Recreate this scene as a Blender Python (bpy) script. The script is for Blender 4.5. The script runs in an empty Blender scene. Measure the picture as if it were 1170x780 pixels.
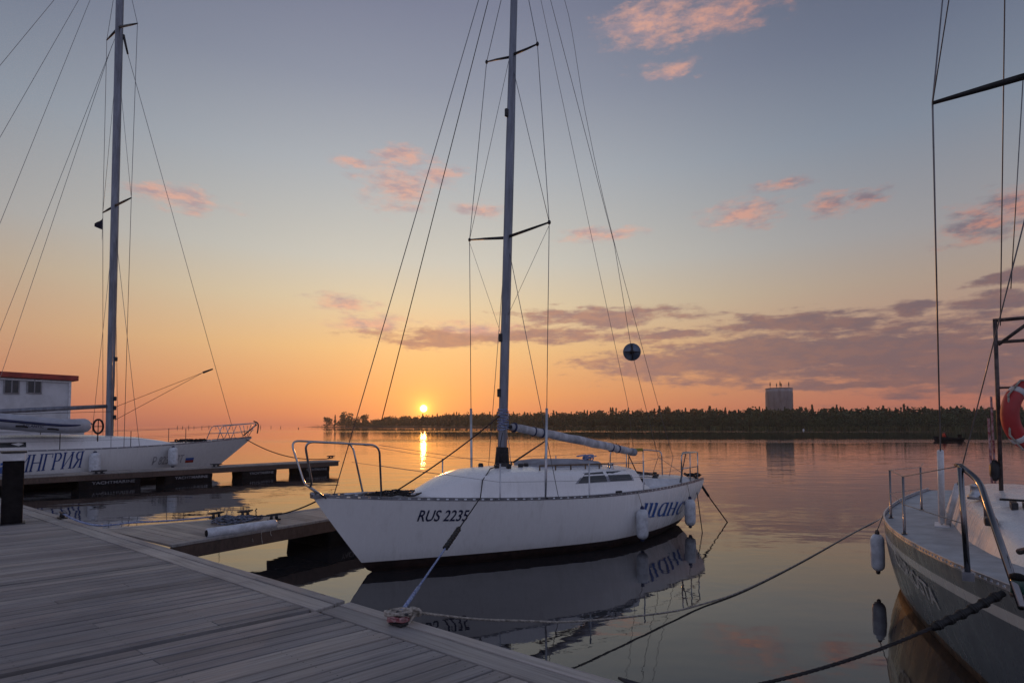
import bpy, bmesh, math, random
from mathutils import Vector, Matrix
random.seed(11)
R = math.radians
sc = bpy.context.scene
COL = sc.collection

# ------------------------------------------------------------------ camera
CAM_H = 2.1; FPX = 650.0; PITCH = R(2.5); HY = 485.5; CX = 585.0
CY = HY - FPX * math.tan(PITCH)
cam_d = bpy.data.cameras.new('camera')
cam_d.sensor_width = 36.0
cam_d.lens = 36.0 * FPX / 1170.0
cam_d.shift_y = (CY - 390.0) / 1170.0
cam_d.clip_start = 0.05; cam_d.clip_end = 40000
cam = bpy.data.objects.new('camera', cam_d); COL.objects.link(cam)
cam.location = (0, 0, CAM_H)
cam.rotation_euler = (R(90) + PITCH, 0, 0)
sc.camera = cam

# ------------------------------------------------------------------ view / exposure
sc.view_settings.view_transform = 'Standard'
sc.view_settings.look = 'None'
sc.view_settings.gamma = 1.0
sc.view_settings.exposure = 0.30
sc.view_settings.use_curve_mapping = False
sc.render.engine = 'CYCLES'
sc.cycles.max_bounces = 6
sc.cycles.volume_bounces = 0
sc.cycles.sample_clamp_indirect = 25.0
sc.cycles.sample_clamp_direct = 30.0

# directions seen in the photograph, as compass angles
FW = Vector((0, math.cos(PITCH), math.sin(PITCH))); UP = Vector((0, -math.sin(PITCH), math.cos(PITCH)))
EYE = Vector((0, 0, CAM_H))
def ray(px, py): return Vector((1, 0, 0)) * ((px - CX) / FPX) + FW - UP * ((py - CY) / FPX)
def onz(px, py, z):
    r = ray(px, py); return EYE + r * ((z - CAM_H) / r.z)
def ond(px, py, d):
    r = ray(px, py); return EYE + r * (d / r.y)
def onplane(px, py, p0, n):
    r = ray(px, py); n = Vector(n); return EYE + r * ((Vector(p0) - EYE).dot(n) / r.dot(n))
def azel(px, py):
    r = ray(px, py).normalized(); return math.atan2(r.x, r.y), math.asin(r.z)

# ------------------------------------------------------------------ sun
SUN_AZ, SUN_EL = azel(484, 466.5)
sd = bpy.data.lights.new('sun', 'SUN'); sd.energy = 0.5; sd.angle = R(0.5); sd.color = (1.0, 0.42, 0.13)
sun = bpy.data.objects.new('sun', sd); COL.objects.link(sun)
sdir = Vector((math.sin(SUN_AZ) * math.cos(SUN_EL), math.cos(SUN_AZ) * math.cos(SUN_EL), math.sin(SUN_EL)))
sun.rotation_euler = sdir.to_track_quat('Z', 'Y').to_euler()
sun.location = (0, 50, 40)

# ------------------------------------------------------------------ node helpers
def s2l(c):
    return tuple(((v / 255) / 12.92 if v / 255 <= 0.04045 else ((v / 255 + 0.055) / 1.055) ** 2.4) for v in c)
class NT:
    def __init__(s, nt): s.nt = nt
    def node(s, t, **k):
        n = s.nt.nodes.new(t)
        for a, b in k.items(): setattr(n, a, b)
        return n
    def put(s, sock, v):
        if isinstance(v, bpy.types.NodeSocket): s.nt.links.new(v, sock)
        else: sock.default_value = v
    def m(s, op, a, b=None, c=None, clamp=False):
        n = s.node('ShaderNodeMath', operation=op); n.use_clamp = clamp
        s.put(n.inputs[0], a)
        if b is not None: s.put(n.inputs[1], b)
        if c is not None: s.put(n.inputs[2], c)
        return n.outputs[0]
    def v(s, op, a, b=None, out=0):
        n = s.node('ShaderNodeVectorMath', operation=op)
        s.put(n.inputs[0], a)
        if b is not None: s.put(n.inputs[1], b)
        return n.outputs['Value'] if out else n.outputs[0]
    def comb(s, x, y, z):
        n = s.node('ShaderNodeCombineXYZ')
        for i, q in enumerate((x, y, z)): s.put(n.inputs[i], q)
        return n.outputs[0]
    def sep(s, a):
        n = s.node('ShaderNodeSeparateXYZ'); s.put(n.inputs[0], a); return n.outputs
    def mix(s, f, a, b, mode='MIX'):
        n = s.node('ShaderNodeMixRGB', blend_type=mode)
        s.put(n.inputs[0], f); s.put(n.inputs[1], a); s.put(n.inputs[2], b); return n.outputs[0]
    def ramp(s, f, pts, interp='LINEAR'):
        n = s.node('ShaderNodeValToRGB'); n.color_ramp.interpolation = interp
        e = n.color_ramp.elements
        while len(e) < len(pts): e.new(0.5)
        for q, (p, c) in zip(e, pts): q.position = p; q.color = (*c, 1) if len(c) == 3 else c
        s.put(n.inputs[0], f); return n.outputs[0]
    def noise(s, vec, scale, detail=4, rough=0.55, dist=0.0, color=False):
        n = s.node('ShaderNodeTexNoise'); n.inputs['Scale'].default_value = scale
        n.inputs['Detail'].default_value = detail; n.inputs['Roughness'].default_value = rough
        n.inputs['Distortion'].default_value = dist
        if vec is not None: s.put(n.inputs['Vector'], vec)
        return n.outputs['Color'] if color else n.outputs[0]
    def smooth(s, x, a, b, lo=0.0, hi=1.0):
        n = s.node('ShaderNodeMapRange', interpolation_type='SMOOTHSTEP')
        s.put(n.inputs[0], x); n.inputs[1].default_value = a; n.inputs[2].default_value = b
        n.inputs[3].default_value = lo; n.inputs[4].default_value = hi
        return n.outputs[0]

# ------------------------------------------------------------------ world: dusk sky with clouds
world = bpy.data.worlds.new('World'); sc.world = world; world.use_nodes = True
wt = world.node_tree; wt.nodes.clear(); W = NT(wt)
wo = W.node('ShaderNodeOutputWorld'); bg = W.node('ShaderNodeBackground')
wt.links.new(bg.outputs[0], wo.inputs[0]); bg.inputs[1].default_value = 0.1
tc = W.node('ShaderNodeTexCoord').outputs['Generated']
dvec = W.v('NORMALIZE', tc)
dx, dy, dz = W.sep(dvec)
el = W.m('ARCSINE', dz); az = W.m('ARCTAN2', dx, dy)
eln = W.m('DIVIDE', W.m('MAXIMUM', el, 0.0), math.pi / 2)
azr = W.m('ABSOLUTE', W.m('SUBTRACT', az, SUN_AZ))
def rp(l): return [(e / 90.0, s2l(c)) for e, c in l]
rS = W.ramp(eln, rp([(0, (182, 108, 90)), (1.2, (206, 126, 90)), (3.2, (224, 152, 96)), (7.5, (228, 184, 126)), (12, (212, 195, 162)),
                     (16, (194, 192, 181)), (24, (166, 171, 176)), (31, (137, 143, 158)), (37, (118, 123, 143)), (90, (66, 76, 102))]))
rA = W.ramp(eln, rp([(0, (158, 96, 84)), (2, (176, 108, 92)), (4, (180, 121, 100)), (7.5, (176, 138, 117)), (12, (164, 146, 132)),
                     (16, (148, 146, 148)), (24, (120, 130, 145)), (31, (98, 107, 127)), (37, (82, 90, 111)), (90, (58, 67, 92))]))
rB = W.ramp(eln, rp([(0, (134, 133, 156)), (10, (158, 159, 184)), (30, (146, 152, 178)), (90, (90, 98, 122))]))  # unseen sky behind the camera, brightened and blued to light hulls and decks
sky = W.mix(W.smooth(azr, 0.05, 0.86), rS, rA)
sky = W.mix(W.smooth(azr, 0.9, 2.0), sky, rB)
# clouds
wv = W.comb(az, W.m('MULTIPLY', el, 2.6), 0.0)
warp = W.v('SUBTRACT', W.noise(wv, 7.0, 3, 0.6, color=True), (0.5, 0.5, 0.5))
wfine = W.v('SUBTRACT', W.noise(wv, 26.0, 3, 0.6, color=True), (0.5, 0.5, 0.5))
pos = W.comb(az, el, 0.0)
pos = W.v('ADD', pos, W.v('MULTIPLY', warp, (0.09, 0.035, 0.0)))
pos = W.v('ADD', pos, W.v('MULTIPLY', wfine, (0.03, 0.014, 0.0)))
fbm = W.m('ADD', W.m('SUBTRACT', W.noise(wv, 24.0, 7, 0.68), 0.5), W.m('MULTIPLY', W.m('SUBTRACT', W.noise(wv, 75.0, 6, 0.7), 0.5), 0.22))
streak = W.m('SUBTRACT', W.noise(W.v('MULTIPLY', wv, (1.0, 2.2, 1.0)), 14.0, 6, 0.6), 0.5)
def ell(px, py, rx, ry, w=1.0):
    a, e = azel(px, py); a2, _ = azel(px + rx, py); _, e2 = azel(px, py - ry)
    q = W.v('MULTIPLY', W.v('SUBTRACT', pos, (a, e, 0)), (0.84 / abs(a2 - a), 0.84 / abs(e2 - e), 0))
    return W.m('MULTIPLY', W.m('SUBTRACT', 1.0, W.m('MINIMUM', W.v('LENGTH', q, out=1), 3.0)), w)
def group(lst):
    r = None
    for a in lst:
        q = ell(*a); r = q if r is None else W.m('MAXIMUM', r, q)
    return r
lit = group([(745, 28, 62, 36), (815, 22, 85, 22), (766, 82, 40, 11), (205, 228, 62, 15), (170, 218, 40, 12), (455, 212, 50, 32), (402, 186, 24, 9),
             (462, 180, 38, 11), (500, 200, 30, 14), (552, 239, 30, 10), (688, 270, 44, 11), (852, 243, 50, 20), (893, 212, 34, 11), (947, 236, 30, 15),
             (994, 226, 26, 11), (1120, 256, 62, 26), (1165, 240, 50, 30), (395, 345, 46, 12), (425, 367, 60, 10), (545, 372, 60, 8)])
dark = group([(690, 362, 105, 12), (575, 382, 170, 10), (520, 388, 70, 11), (760, 383, 60, 6), (890, 367, 105, 11), (960, 372, 60, 14), (900, 408, 290, 34),
              (1010, 404, 250, 44), (760, 415, 120, 18), (1150, 345, 70, 14), (1110, 420, 160, 40), (1040, 352, 34, 9), (1160, 320, 60, 7), (1000, 440, 160, 7), (1200, 385, 130, 45)])
dl = W.smooth(W.m('ADD', W.m('ADD', lit, W.m('MULTIPLY', fbm, 2.1)), W.m('MULTIPLY', streak, 0.7)), -0.02, 1.0)
dd = W.smooth(W.m('ADD', W.m('ADD', W.m('MULTIPLY', W.m('ADD', dark, 0.10), 1.25), W.m('MULTIPLY', fbm, 1.7)), W.m('MULTIPLY', streak, 1.9)), 0.10, 0.85)
shade = W.smooth(W.noise(wv, 26.0, 6, 0.62), 0.40, 0.62)
litc = W.mix(shade, (*s2l((216, 162, 142)), 1), (*s2l((168, 142, 146)), 1))
litc = W.mix(W.smooth(azr, 0.35, 0.85), litc, W.mix(shade, (*s2l((186, 124, 108)), 1), (*s2l((106, 94, 108)), 1)))
darkc = W.mix(shade, (*s2l((136, 104, 108)), 1), (*s2l((160, 116, 106)), 1))
darkc = W.mix(W.smooth(azr, 0.25, 0.75), darkc, W.mix(shade, (*s2l((98, 82, 94)), 1), (*s2l((116, 88, 92)), 1)))
sky = W.mix(W.m('MULTIPLY', dd, 0.86), sky, darkc)
sky = W.mix(W.m('MULTIPLY', dl, 0.80), sky, litc)
# the sun's disc and the bright air around it
cosang = W.v('DOT_PRODUCT', dvec, tuple(sdir), out=1)
ang = W.m('ARCCOSINE', W.m('MINIMUM', cosang, 0.9999999))
halo = W.m('POWER', 2.71828, W.m('MULTIPLY', ang, -1 / R(2.4)))
halo2 = W.m('POWER', 2.71828, W.m('MULTIPLY', ang, -1 / R(0.55)))
disc = W.smooth(ang, R(0.42), R(0.16))
sky = W.mix(1.0, sky, W.mix(1.0, (0.50, 0.20, 0.02, 1), W.comb(halo, halo, halo), 'MULTIPLY'), 'ADD')
halo3 = W.m('POWER', 2.71828, W.m('MULTIPLY', ang, -1 / R(7.0)))
sky = W.mix(1.0, sky, W.mix(1.0, (0.20, 0.075, 0.0, 1), W.comb(halo3, halo3, halo3), 'MULTIPLY'), 'ADD')
sky = W.mix(1.0, sky, W.mix(1.0, (2.6, 0.95, 0.10, 1), W.comb(halo2, halo2, halo2), 'MULTIPLY'), 'ADD')
sky = W.mix(1.0, sky, W.mix(1.0, (30.0, 15.0, 3.2, 1), W.comb(disc, disc, disc), 'MULTIPLY'), 'ADD')
nish = W.node('ShaderNodeTexSky', sky_type='NISHITA'); nish.sun_disc = False
nish.sun_elevation = SUN_EL; nish.sun_rotation = SUN_AZ
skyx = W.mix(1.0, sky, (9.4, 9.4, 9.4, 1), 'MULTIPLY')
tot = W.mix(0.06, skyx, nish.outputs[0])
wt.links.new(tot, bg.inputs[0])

# ------------------------------------------------------------------ object helpers
def tag(o, label=None, cat=None, group=None, kind=None):
    if label: o['label'] = label
    if cat: o['category'] = cat
    if group: o['group'] = group
    if kind: o['kind'] = kind
    return o
def thing(name, label, cat, loc=(0, 0, 0), rz=0.0, group=None):
    o = bpy.data.objects.new(name, None); COL.objects.link(o); o.empty_display_size = 0.2
    o.location = loc; o.rotation_euler = (0, 0, rz); return tag(o, label, cat, group)
def kids(o): return list(o.children)
def copy_tree(o, parent=None):
    c = o.copy(); COL.objects.link(c); c.parent = parent
    for ch in kids(o): copy_tree(ch, c)
    return c

class MB:
    """collects geometry and links it as one mesh object"""
    def __init__(s): s.v = []; s.f = []; s.mi = []; s.sm = []
    def add(s, vs, fs, mi=0, smooth=False):
        b = len(s.v); s.v += [Vector(q) for q in vs]
        for f in fs: s.f.append([b + i for i in f]); s.mi.append(mi); s.sm.append(smooth)
        return s
    def box(s, c, d, M=None, mi=0, top=1.0):
        x, y, z = d[0] / 2, d[1] / 2, d[2] / 2
        vs = [Vector((sx * x * (top if sz > 0 else 1), sy * y * (top if sz > 0 else 1), sz * z)) for sz in (-1, 1) for sy in (-1, 1) for sx in (-1, 1)]
        if M is not None: vs = [M @ q for q in vs]
        vs = [q + Vector(c) for q in vs]
        return s.add(vs, [(0, 2, 3, 1), (4, 5, 7, 6), (0, 1, 5, 4), (2, 6, 7, 3), (0, 4, 6, 2), (1, 3, 7, 5)], mi)
    def bar(s, a, b, w, h, mi=0):
        a, b = Vector(a), Vector(b); d = (b - a); L = d.length
        M = d.to_track_quat('X', 'Z').to_matrix()
        return s.box((a + b) / 2, (L, w, h), M, mi)
    def prism(s, poly, z0, z1, mi=0):
        n = len(poly)
        vs = [(p[0], p[1], z0) for p in poly] + [(p[0], p[1], z1) for p in poly]
        fs = [tuple(range(n))[::-1], tuple(range(n, 2 * n))] + [(i, (i + 1) % n, n + (i + 1) % n, n + i) for i in range(n)]
        return s.add(vs, fs, mi)
    def tube(s, pts, r, n=8, mi=0, cap=True, closed=False):
        pts = [Vector(p) for p in pts]; N = len(pts)
        rs = r if isinstance(r, (list, tuple)) else [r] * N
        vs = []; prev = None
        for i, p in enumerate(pts):
            if closed: t = pts[(i + 1) % N] - pts[i - 1]
            else: t = pts[min(i + 1, N - 1)] - pts[max(i - 1, 0)]
            t.normalize()
            if prev is None:
                u = t.cross(Vector((0, 0, 1)))
                if u.length < 1e-3: u = t.cross(Vector((1, 0, 0)))
            else:
                u = prev - t * prev.dot(t)
                if u.length < 1e-6: u = t.cross(Vector((0, 0, 1)))
            u.normalize(); prev = u; w = t.cross(u)
            for k in range(n):
                a = 2 * math.pi * k / n
                vs.append(p + (u * math.cos(a) + w * math.sin(a)) * rs[i])
        fs = []
        M = N if closed else N - 1
        for i in range(M):
            for k in range(n):
                j = (i + 1) % N
                fs.append((i * n + k, i * n + (k + 1) % n, j * n + (k + 1) % n, j * n + k))
        if cap and not closed: fs += [tuple(range(n))[::-1], tuple(range((N - 1) * n, N * n))]
        return s.add(vs, fs, mi, True)
    def lathe(s, prof, c=(0, 0, 0), M=None, n=16, mi=0):
        """prof: (radius, z) pairs"""
        vs = []
        for r, z in prof:
            for k in range(n):
                a = 2 * math.pi * k / n
                q = Vector((r * math.cos(a), r * math.sin(a), z))
                if M is not None: q = M @ q
                vs.append(q + Vector(c))
        fs = []
        for i in range(len(prof) - 1):
            for k in range(n): fs.append((i * n + k, i * n + (k + 1) % n, (i + 1) * n + (k + 1) % n, (i + 1) * n + k))
        fs += [tuple(range(n))[::-1], tuple(range((len(prof) - 1) * n, len(prof) * n))]
        return s.add(vs, fs, mi, True)
    def grid(s, rows, mi=0, smooth=True, flip=False):
        n = len(rows[0]); vs = [q for r in rows for q in r]; fs = []
        for i in range(len(rows) - 1):
            for k in range(n - 1):
                f = (i * n + k, i * n + k + 1, (i + 1) * n + k + 1, (i + 1) * n + k)
                fs.append(f[::-1] if flip else f)
        return s.add(vs, fs, mi, smooth)
    def build(s, name, mats, parent=None, off=(0, 0, 0), label=None, bevel=0.0):
        off = Vector(off)
        me = bpy.data.meshes.new(name); me.from_pydata([q - off for q in s.v], [], s.f)
        for m in (mats if isinstance(mats, (list, tuple)) else [mats]): me.materials.append(m)
        for p, i, sm in zip(me.polygons, s.mi, s.sm): p.material_index = i; p.use_smooth = sm
        me.update()
        o = bpy.data.objects.new(name, me); COL.objects.link(o)
        if parent: o.parent = parent
        if label: o['label'] = label
        if bevel:
            b = o.modifiers.new('bevel', 'BEVEL'); b.width = bevel; b.segments = 2; b.limit_method = 'ANGLE'; b.angle_limit = R(40)
        return o

def smoothpath(pts, n=6):
    """Catmull-Rom through the points"""
    pts = [Vector(p) for p in pts]; out = []
    for i in range(len(pts) - 1):
        p0 = pts[max(i - 1, 0)]; p1 = pts[i]; p2 = pts[i + 1]; p3 = pts[min(i + 2, len(pts) - 1)]
        for k in range(n):
            t = k / n
            out.append(0.5 * ((2 * p1) + (p2 - p0) * t + (2 * p0 - 5 * p1 + 4 * p2 - p3) * t * t + (3 * p1 - p0 - 3 * p2 + p3) * t ** 3))
    return out + [pts[-1]]
def roundpath(pts, r, n=5):
    """polyline with rounded corners, like a bent tube"""
    pts = [Vector(p) for p in pts]; out = [pts[0]]
    for i in range(1, len(pts) - 1):
        a, b, c = pts[i - 1], pts[i], pts[i + 1]
        l = min(r, (a - b).length * 0.48, (c - b).length * 0.48)
        p, q = b + (a - b).normalized() * l, b + (c - b).normalized() * l
        for k in range(n + 1):
            t = k / n; out.append(p * (1 - t) ** 2 + b * 2 * t * (1 - t) + q * t * t)
    return out + [pts[-1]]
def sagline(a, b, sag, n=16):
    a, b = Vector(a), Vector(b)
    return [a.lerp(b, i / n) - Vector((0, 0, 4 * sag * (i / n) * (1 - i / n))) for i in range(n + 1)]
def rope_mb(path, r, twist=True, strands=3, pitch=None):
    """a laid rope: strands winding round the path"""
    mb = MB(); path = [Vector(p) for p in path]
    if not twist: return mb.tube(path, r, 6)
    # resample
    L = sum((path[i + 1] - path[i]).length for i in range(len(path) - 1)); pitch = pitch or r * 9
    step = pitch / 5; samp = []; d = 0; acc = 0
    for i in range(len(path) - 1):
        seg = (path[i + 1] - path[i]); l = seg.length
        while d <= acc + l: samp.append((path[i] + seg * ((d - acc) / l), d)); d += step
        acc += l
    if len(samp) < 3: return mb.tube(path, r, 6)
    for k in range(strands):
        ps = []
        for i, (p, dd_) in enumerate(samp):
            t = (samp[min(i + 1, len(samp) - 1)][0] - samp[max(i - 1, 0)][0]).normalized()
            u = t.cross(Vector((0, 0, 1)));  u = u.normalized() if u.length > 1e-3 else t.cross(Vector((1, 0, 0))).normalized()
            w = t.cross(u); a = 2 * math.pi * (dd_ / pitch + k / strands)
            ps.append(p + (u * math.cos(a) + w * math.sin(a)) * r * 0.5)
        mb.tube(ps, r * 0.56, 5)
    return mb

# lettering: the built-in font turned into flat mesh outlines
def glyphs(text, shear=0.0, bold=0.0, spacing=1.0):
    cu = bpy.data.curves.new('t', 'FONT'); cu.body = text; cu.size = 1.0; cu.shear = shear; cu.offset = bold
    cu.space_character = spacing; cu.resolution_u = 4; cu.fill_mode = 'FRONT'
    o = bpy.data.objects.new('t', cu); COL.objects.link(o)
    dg = bpy.context.evaluated_depsgraph_get(); dg.update()
    me = bpy.data.meshes.new_from_object(o.evaluated_get(dg))
    bmx = bmesh.new(); bmx.from_mesh(me); top = max(v.co.y for v in bmx.verts)
    for k in range(1, 6):
        bmesh.ops.bisect_plane(bmx, geom=bmx.verts[:] + bmx.edges[:] + bmx.faces[:], plane_co=(0, top * k / 6, 0), plane_no=(0, 1, 0))
    bmx.to_mesh(me); bmx.free()
    vs = [(v.co.x, v.co.y) for v in me.vertices]; fs = [tuple(p.vertices) for p in me.polygons]
    bpy.data.objects.remove(o); bpy.data.curves.remove(cu); bpy.data.meshes.remove(me)
    x0 = min(v[0] for v in vs); x1 = max(v[0] for v in vs); y1 = max(v[1] for v in vs); y0 = min(0, min(v[1] for v in vs))
    return [((v[0] - x0) / (x1 - x0), v[1]) for v in vs], fs, (x1 - x0), y1
def lettering(text, fn, **k):
    """fn(u in 0..1, v in em) -> point"""
    vs, fs, w, h = glyphs(text, **k)
    return MB().add([fn(u, v / h) for u, v in vs], fs)

# ------------------------------------------------------------------ materials
MATS = {}
def mat(name, col, rough=0.5, metal=0.0, var=0.12, vscale=3.0, bump=0.0, bscale=40.0, spec=0.5, col2=None, coat=0.0, stretch=(1, 1, 1), rvar=0.1):
    if name in MATS: return MATS[name]
    m = bpy.data.materials.new(name); m.use_nodes = True; N = NT(m.node_tree)
    b = m.node_tree.nodes['Principled BSDF']
    co = N.node('ShaderNodeTexCoord').outputs['Object']
    co = N.v('MULTIPLY', co, stretch)
    n1 = N.noise(co, vscale, 5, 0.6)
    c2 = col2 if col2 else tuple(max(0, c * (1 - 2.2 * var)) for c in col)
    c1 = col if col2 else tuple(min(1, c * (1 + 0.6 * var)) for c in col)
    cc = N.mix(N.smooth(n1, 0.3, 0.7), (*c1, 1), (*c2, 1))
    m.node_tree.links.new(cc, b.inputs['Base Color'])
    m.node_tree.links.new(N.smooth(N.noise(co, vscale * 2.7, 4), 0.25, 0.75, max(0.02, rough - rvar), min(1, rough + rvar)), b.inputs['Roughness'])
    b.inputs['Metallic'].default_value = metal
    b.inputs['Specular IOR Level'].default_value = spec
    b.inputs['Coat Weight'].default_value = coat
    if bump:
        bn = N.node('ShaderNodeBump'); bn.inputs['Strength'].default_value = bump; bn.inputs['Distance'].default_value = 0.01
        m.node_tree.links.new(N.noise(co, bscale, 4), bn.inputs['Height']); m.node_tree.links.new(bn.outputs[0], b.inputs['Normal'])
    MATS[name] = m; return m
def gel(name, col, dirt=(0.32, 0.30, 0.27), amt=0.25):
    """glossy hull paint with faint vertical weathering streaks and a dull film near the water"""
    m = bpy.data.materials.new(name); m.use_nodes = True; N = NT(m.node_tree); b = m.node_tree.nodes['Principled BSDF']
    co = N.node('ShaderNodeTexCoord').outputs['Object']
    st = N.noise(N.v('MULTIPLY', co, (5.0, 5.0, 0.5)), 1.6, 5, 0.65)
    x, y, z = N.sep(co)
    film = N.smooth(N.m('ADD', z, N.m('MULTIPLY', N.noise(co, 4.0, 4), 0.22)), 0.46, 0.16)
    f = N.m('ADD', N.m('MULTIPLY', N.smooth(st, 0.5, 0.8), amt), N.m('MULTIPLY', film, amt * 1.4), clamp=True)
    m.node_tree.links.new(N.mix(f, (*col, 1), (*dirt, 1)), b.inputs['Base Color'])
    m.node_tree.links.new(N.smooth(st, 0.3, 0.8, 0.22, 0.42), b.inputs['Roughness'])
    b.inputs['Specular IOR Level'].default_value = 0.45
    return m
WHITE = gel('white_gelcoat', (0.82, 0.82, 0.82))
CREAM = gel('weathered_white', (0.66, 0.66, 0.66), amt=0.35)
SLATE = gel('slate_hull_paint', (0.092, 0.110, 0.140), dirt=(0.07, 0.07, 0.075), amt=0.12)
SLATE2 = gel('slate_topstrake_paint', (0.125, 0.138, 0.155), dirt=(0.09, 0.09, 0.09), amt=0.12)
STRIPE = gel('pale_stripe_paint', (0.58, 0.58, 0.56), amt=0.12)
ANTI = mat('antifouling', (0.030, 0.016, 0.013), 0.6, var=0.3, vscale=6, bump=0.2)
ANTIB = mat('brown_antifouling', (0.16, 0.085, 0.045), 0.5, var=0.4, vscale=5, bump=0.2)
DECK = mat('deck_gelcoat', (0.60, 0.62, 0.65), 0.45, var=0.10, vscale=4, bump=0.15, bscale=120)
ALU = mat('aluminium', (0.48, 0.50, 0.54), 0.38, 0.85, var=0.1, vscale=8)
ALUD = mat('anodised_rail', (0.26, 0.27, 0.30), 0.42, 0.7, var=0.15, vscale=8)
MASTM = mat('mast_alloy', (0.21, 0.225, 0.265), 0.42, 0.6, var=0.15, vscale=2.5, stretch=(3, 3, 0.5))
CHROMED = mat('stainless_dark_reflection', (0.20, 0.20, 0.21), 0.2, 1.0, var=0.1, rvar=0.06)  # stainless with the dark deck's reflection put into its base colour
CHROME = mat('stainless', (0.45, 0.45, 0.46), 0.16, 1.0, var=0.05, rvar=0.06)
WIRE = mat('rigging_wire', (0.20, 0.20, 0.21), 0.4, 0.7)
BLACK = mat('black_rubber', (0.012, 0.012, 0.013), 0.6, var=0.2, vscale=20)
BLACKP = mat('black_plastic', (0.012, 0.011, 0.012), 0.8, var=0.25, vscale=6, bump=0.1, spec=0.2)
GLASS = mat('dark_glazing', (0.03, 0.035, 0.04), 0.12, var=0.1)
WHITEP = mat('white_plastic', (0.72, 0.73, 0.75), 0.45, var=0.1, vscale=9)
FEND = mat('fender_vinyl', (0.62, 0.65, 0.70), 0.4, var=0.14, vscale=9)
BLUEP = mat('blue_lettering', (0.025, 0.11, 0.40), 0.45, var=0.15)
BLUED = mat('deep_blue_lettering', (0.018, 0.055, 0.22), 0.45, var=0.15)
NAVYP = mat('navy_lettering', (0.02, 0.028, 0.085), 0.45, var=0.15)
PALEP = mat('pale_lettering', (0.66, 0.67, 0.66), 0.5, var=0.2)
GREYP = mat('grey_lettering', (0.30, 0.30, 0.32), 0.5, var=0.2)
REDP = mat('red_paint', (0.36, 0.045, 0.03), 0.5, var=0.15)
ROPEW = mat('pale_rope', (0.42, 0.38, 0.33), 0.9, var=0.25, vscale=30, bump=0.3)
ROPEB = mat('blue_flecked_rope', (0.42, 0.50, 0.66), 0.85, var=0.3, vscale=60, col2=(0.05, 0.08, 0.26))
ROPED = mat('dark_rope', (0.025, 0.022, 0.024), 0.85, var=0.25, vscale=30)
ROPER = mat('red_flecked_rope', (0.50, 0.36, 0.36), 0.85, vscale=26, col2=(0.22, 0.03, 0.04))
CANVAS = mat('sail_canvas', (0.50, 0.50, 0.53), 0.85, var=0.18, vscale=5, bump=0.5, bscale=7, stretch=(2, 1, 1))
CANVASD = mat('grey_canvas', (0.32, 0.33, 0.37), 0.85, var=0.14, vscale=5, bump=0.4, bscale=18)
YELL = mat('yellow_foam', (0.30, 0.27, 0.05), 0.8, var=0.15)
PVC = mat('grey_inflatable_fabric', (0.42, 0.44, 0.50), 0.5, var=0.1)
NAVYC = mat('navy_fabric', (0.02, 0.03, 0.09), 0.6)
STEELD = mat('dark_steel', (0.05, 0.05, 0.055), 0.5, 0.6, var=0.2)
RUSTY = mat('painted_frame', (0.10, 0.075, 0.07), 0.55, 0.3, var=0.3, vscale=12)
def planks(name, base, warm, rib=0.0, rib_dir=0.0, nails=True):
    """weathered deck boards, each board its own shade, grain along the board"""
    m = bpy.data.materials.new(name); m.use_nodes = True; N = NT(m.node_tree); b = m.node_tree.nodes['Principled BSDF']
    co = N.node('ShaderNodeTexCoord').outputs['Object']
    mp = N.node('ShaderNodeMapping'); N.put(mp.inputs['Vector'], co); mp.inputs['Rotation'].default_value = (0, 0, -rib_dir)
    rc = mp.outputs[0]
    rnd = N.node('ShaderNodeNewGeometry').outputs['Random Per Island']
    off = N.comb(N.m('MULTIPLY', rnd, 37.0), N.m('MULTIPLY', rnd, 11.0), 0.0)
    g = N.noise(N.v('ADD', N.v('MULTIPLY', rc, (1.2, 34.0, 10.0)), off), 1.0, 6, 0.65)
    st = N.noise(N.v('ADD', rc, off), 1.7, 5, 0.6)
    c = N.mix(N.smooth(g, 0.3, 0.75), (*base, 1), (*[q * 0.55 for q in base], 1))
    c = N.mix(N.m('MULTIPLY', N.smooth(st, 0.42, 0.7), 0.55), c, (*warm, 1))
    c = N.mix(1.0, c, N.ramp(rnd, [(0, (0.70, 0.70, 0.70)), (0.5, (0.95, 0.95, 0.95)), (1, (1.22, 1.18, 1.12))]), 'MULTIPLY')
    damp = N.noise(co, 0.55, 4, 0.6)
    c = N.mix(1.0, c, N.ramp(damp, [(0.32, (0.66, 0.66, 0.70)), (0.52, (1.0, 1.0, 1.0)), (0.7, (1.12, 1.10, 1.06))]), 'MULTIPLY')
    kn = N.smooth(N.noise(N.v('ADD', N.v('MULTIPLY', rc, (2.0, 5.0, 1)), off), 3.2, 2, 0.4), 0.76, 0.80)
    c = N.mix(N.m('MULTIPLY', kn, 0.8), c, (0.02, 0.018, 0.016, 1))
    m.node_tree.links.new(c, b.inputs['Base Color'])
    m.node_tree.links.new(N.smooth(st, 0.3, 0.7, 0.55, 0.8), b.inputs['Roughness']); b.inputs['Specular IOR Level'].default_value = 0.35
    h = N.m('MULTIPLY', g, 0.35)
    if rib:
        rx, ry, rz_ = N.sep(rc)
        w = N.m('ABSOLUTE', N.m('SINE', N.m('MULTIPLY', ry, math.pi / rib)))
        h = N.m('ADD', h, N.m('MULTIPLY', N.smooth(w, 0.15, 0.6), 1.0))
    bn = N.node('ShaderNodeBump'); bn.inputs['Strength'].default_value = 0.7; bn.inputs['Distance'].default_value = 0.004
    m.node_tree.links.new(h, bn.inputs['Height']); m.node_tree.links.new(bn.outputs[0], b.inputs['Normal'])
    return m

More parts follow.
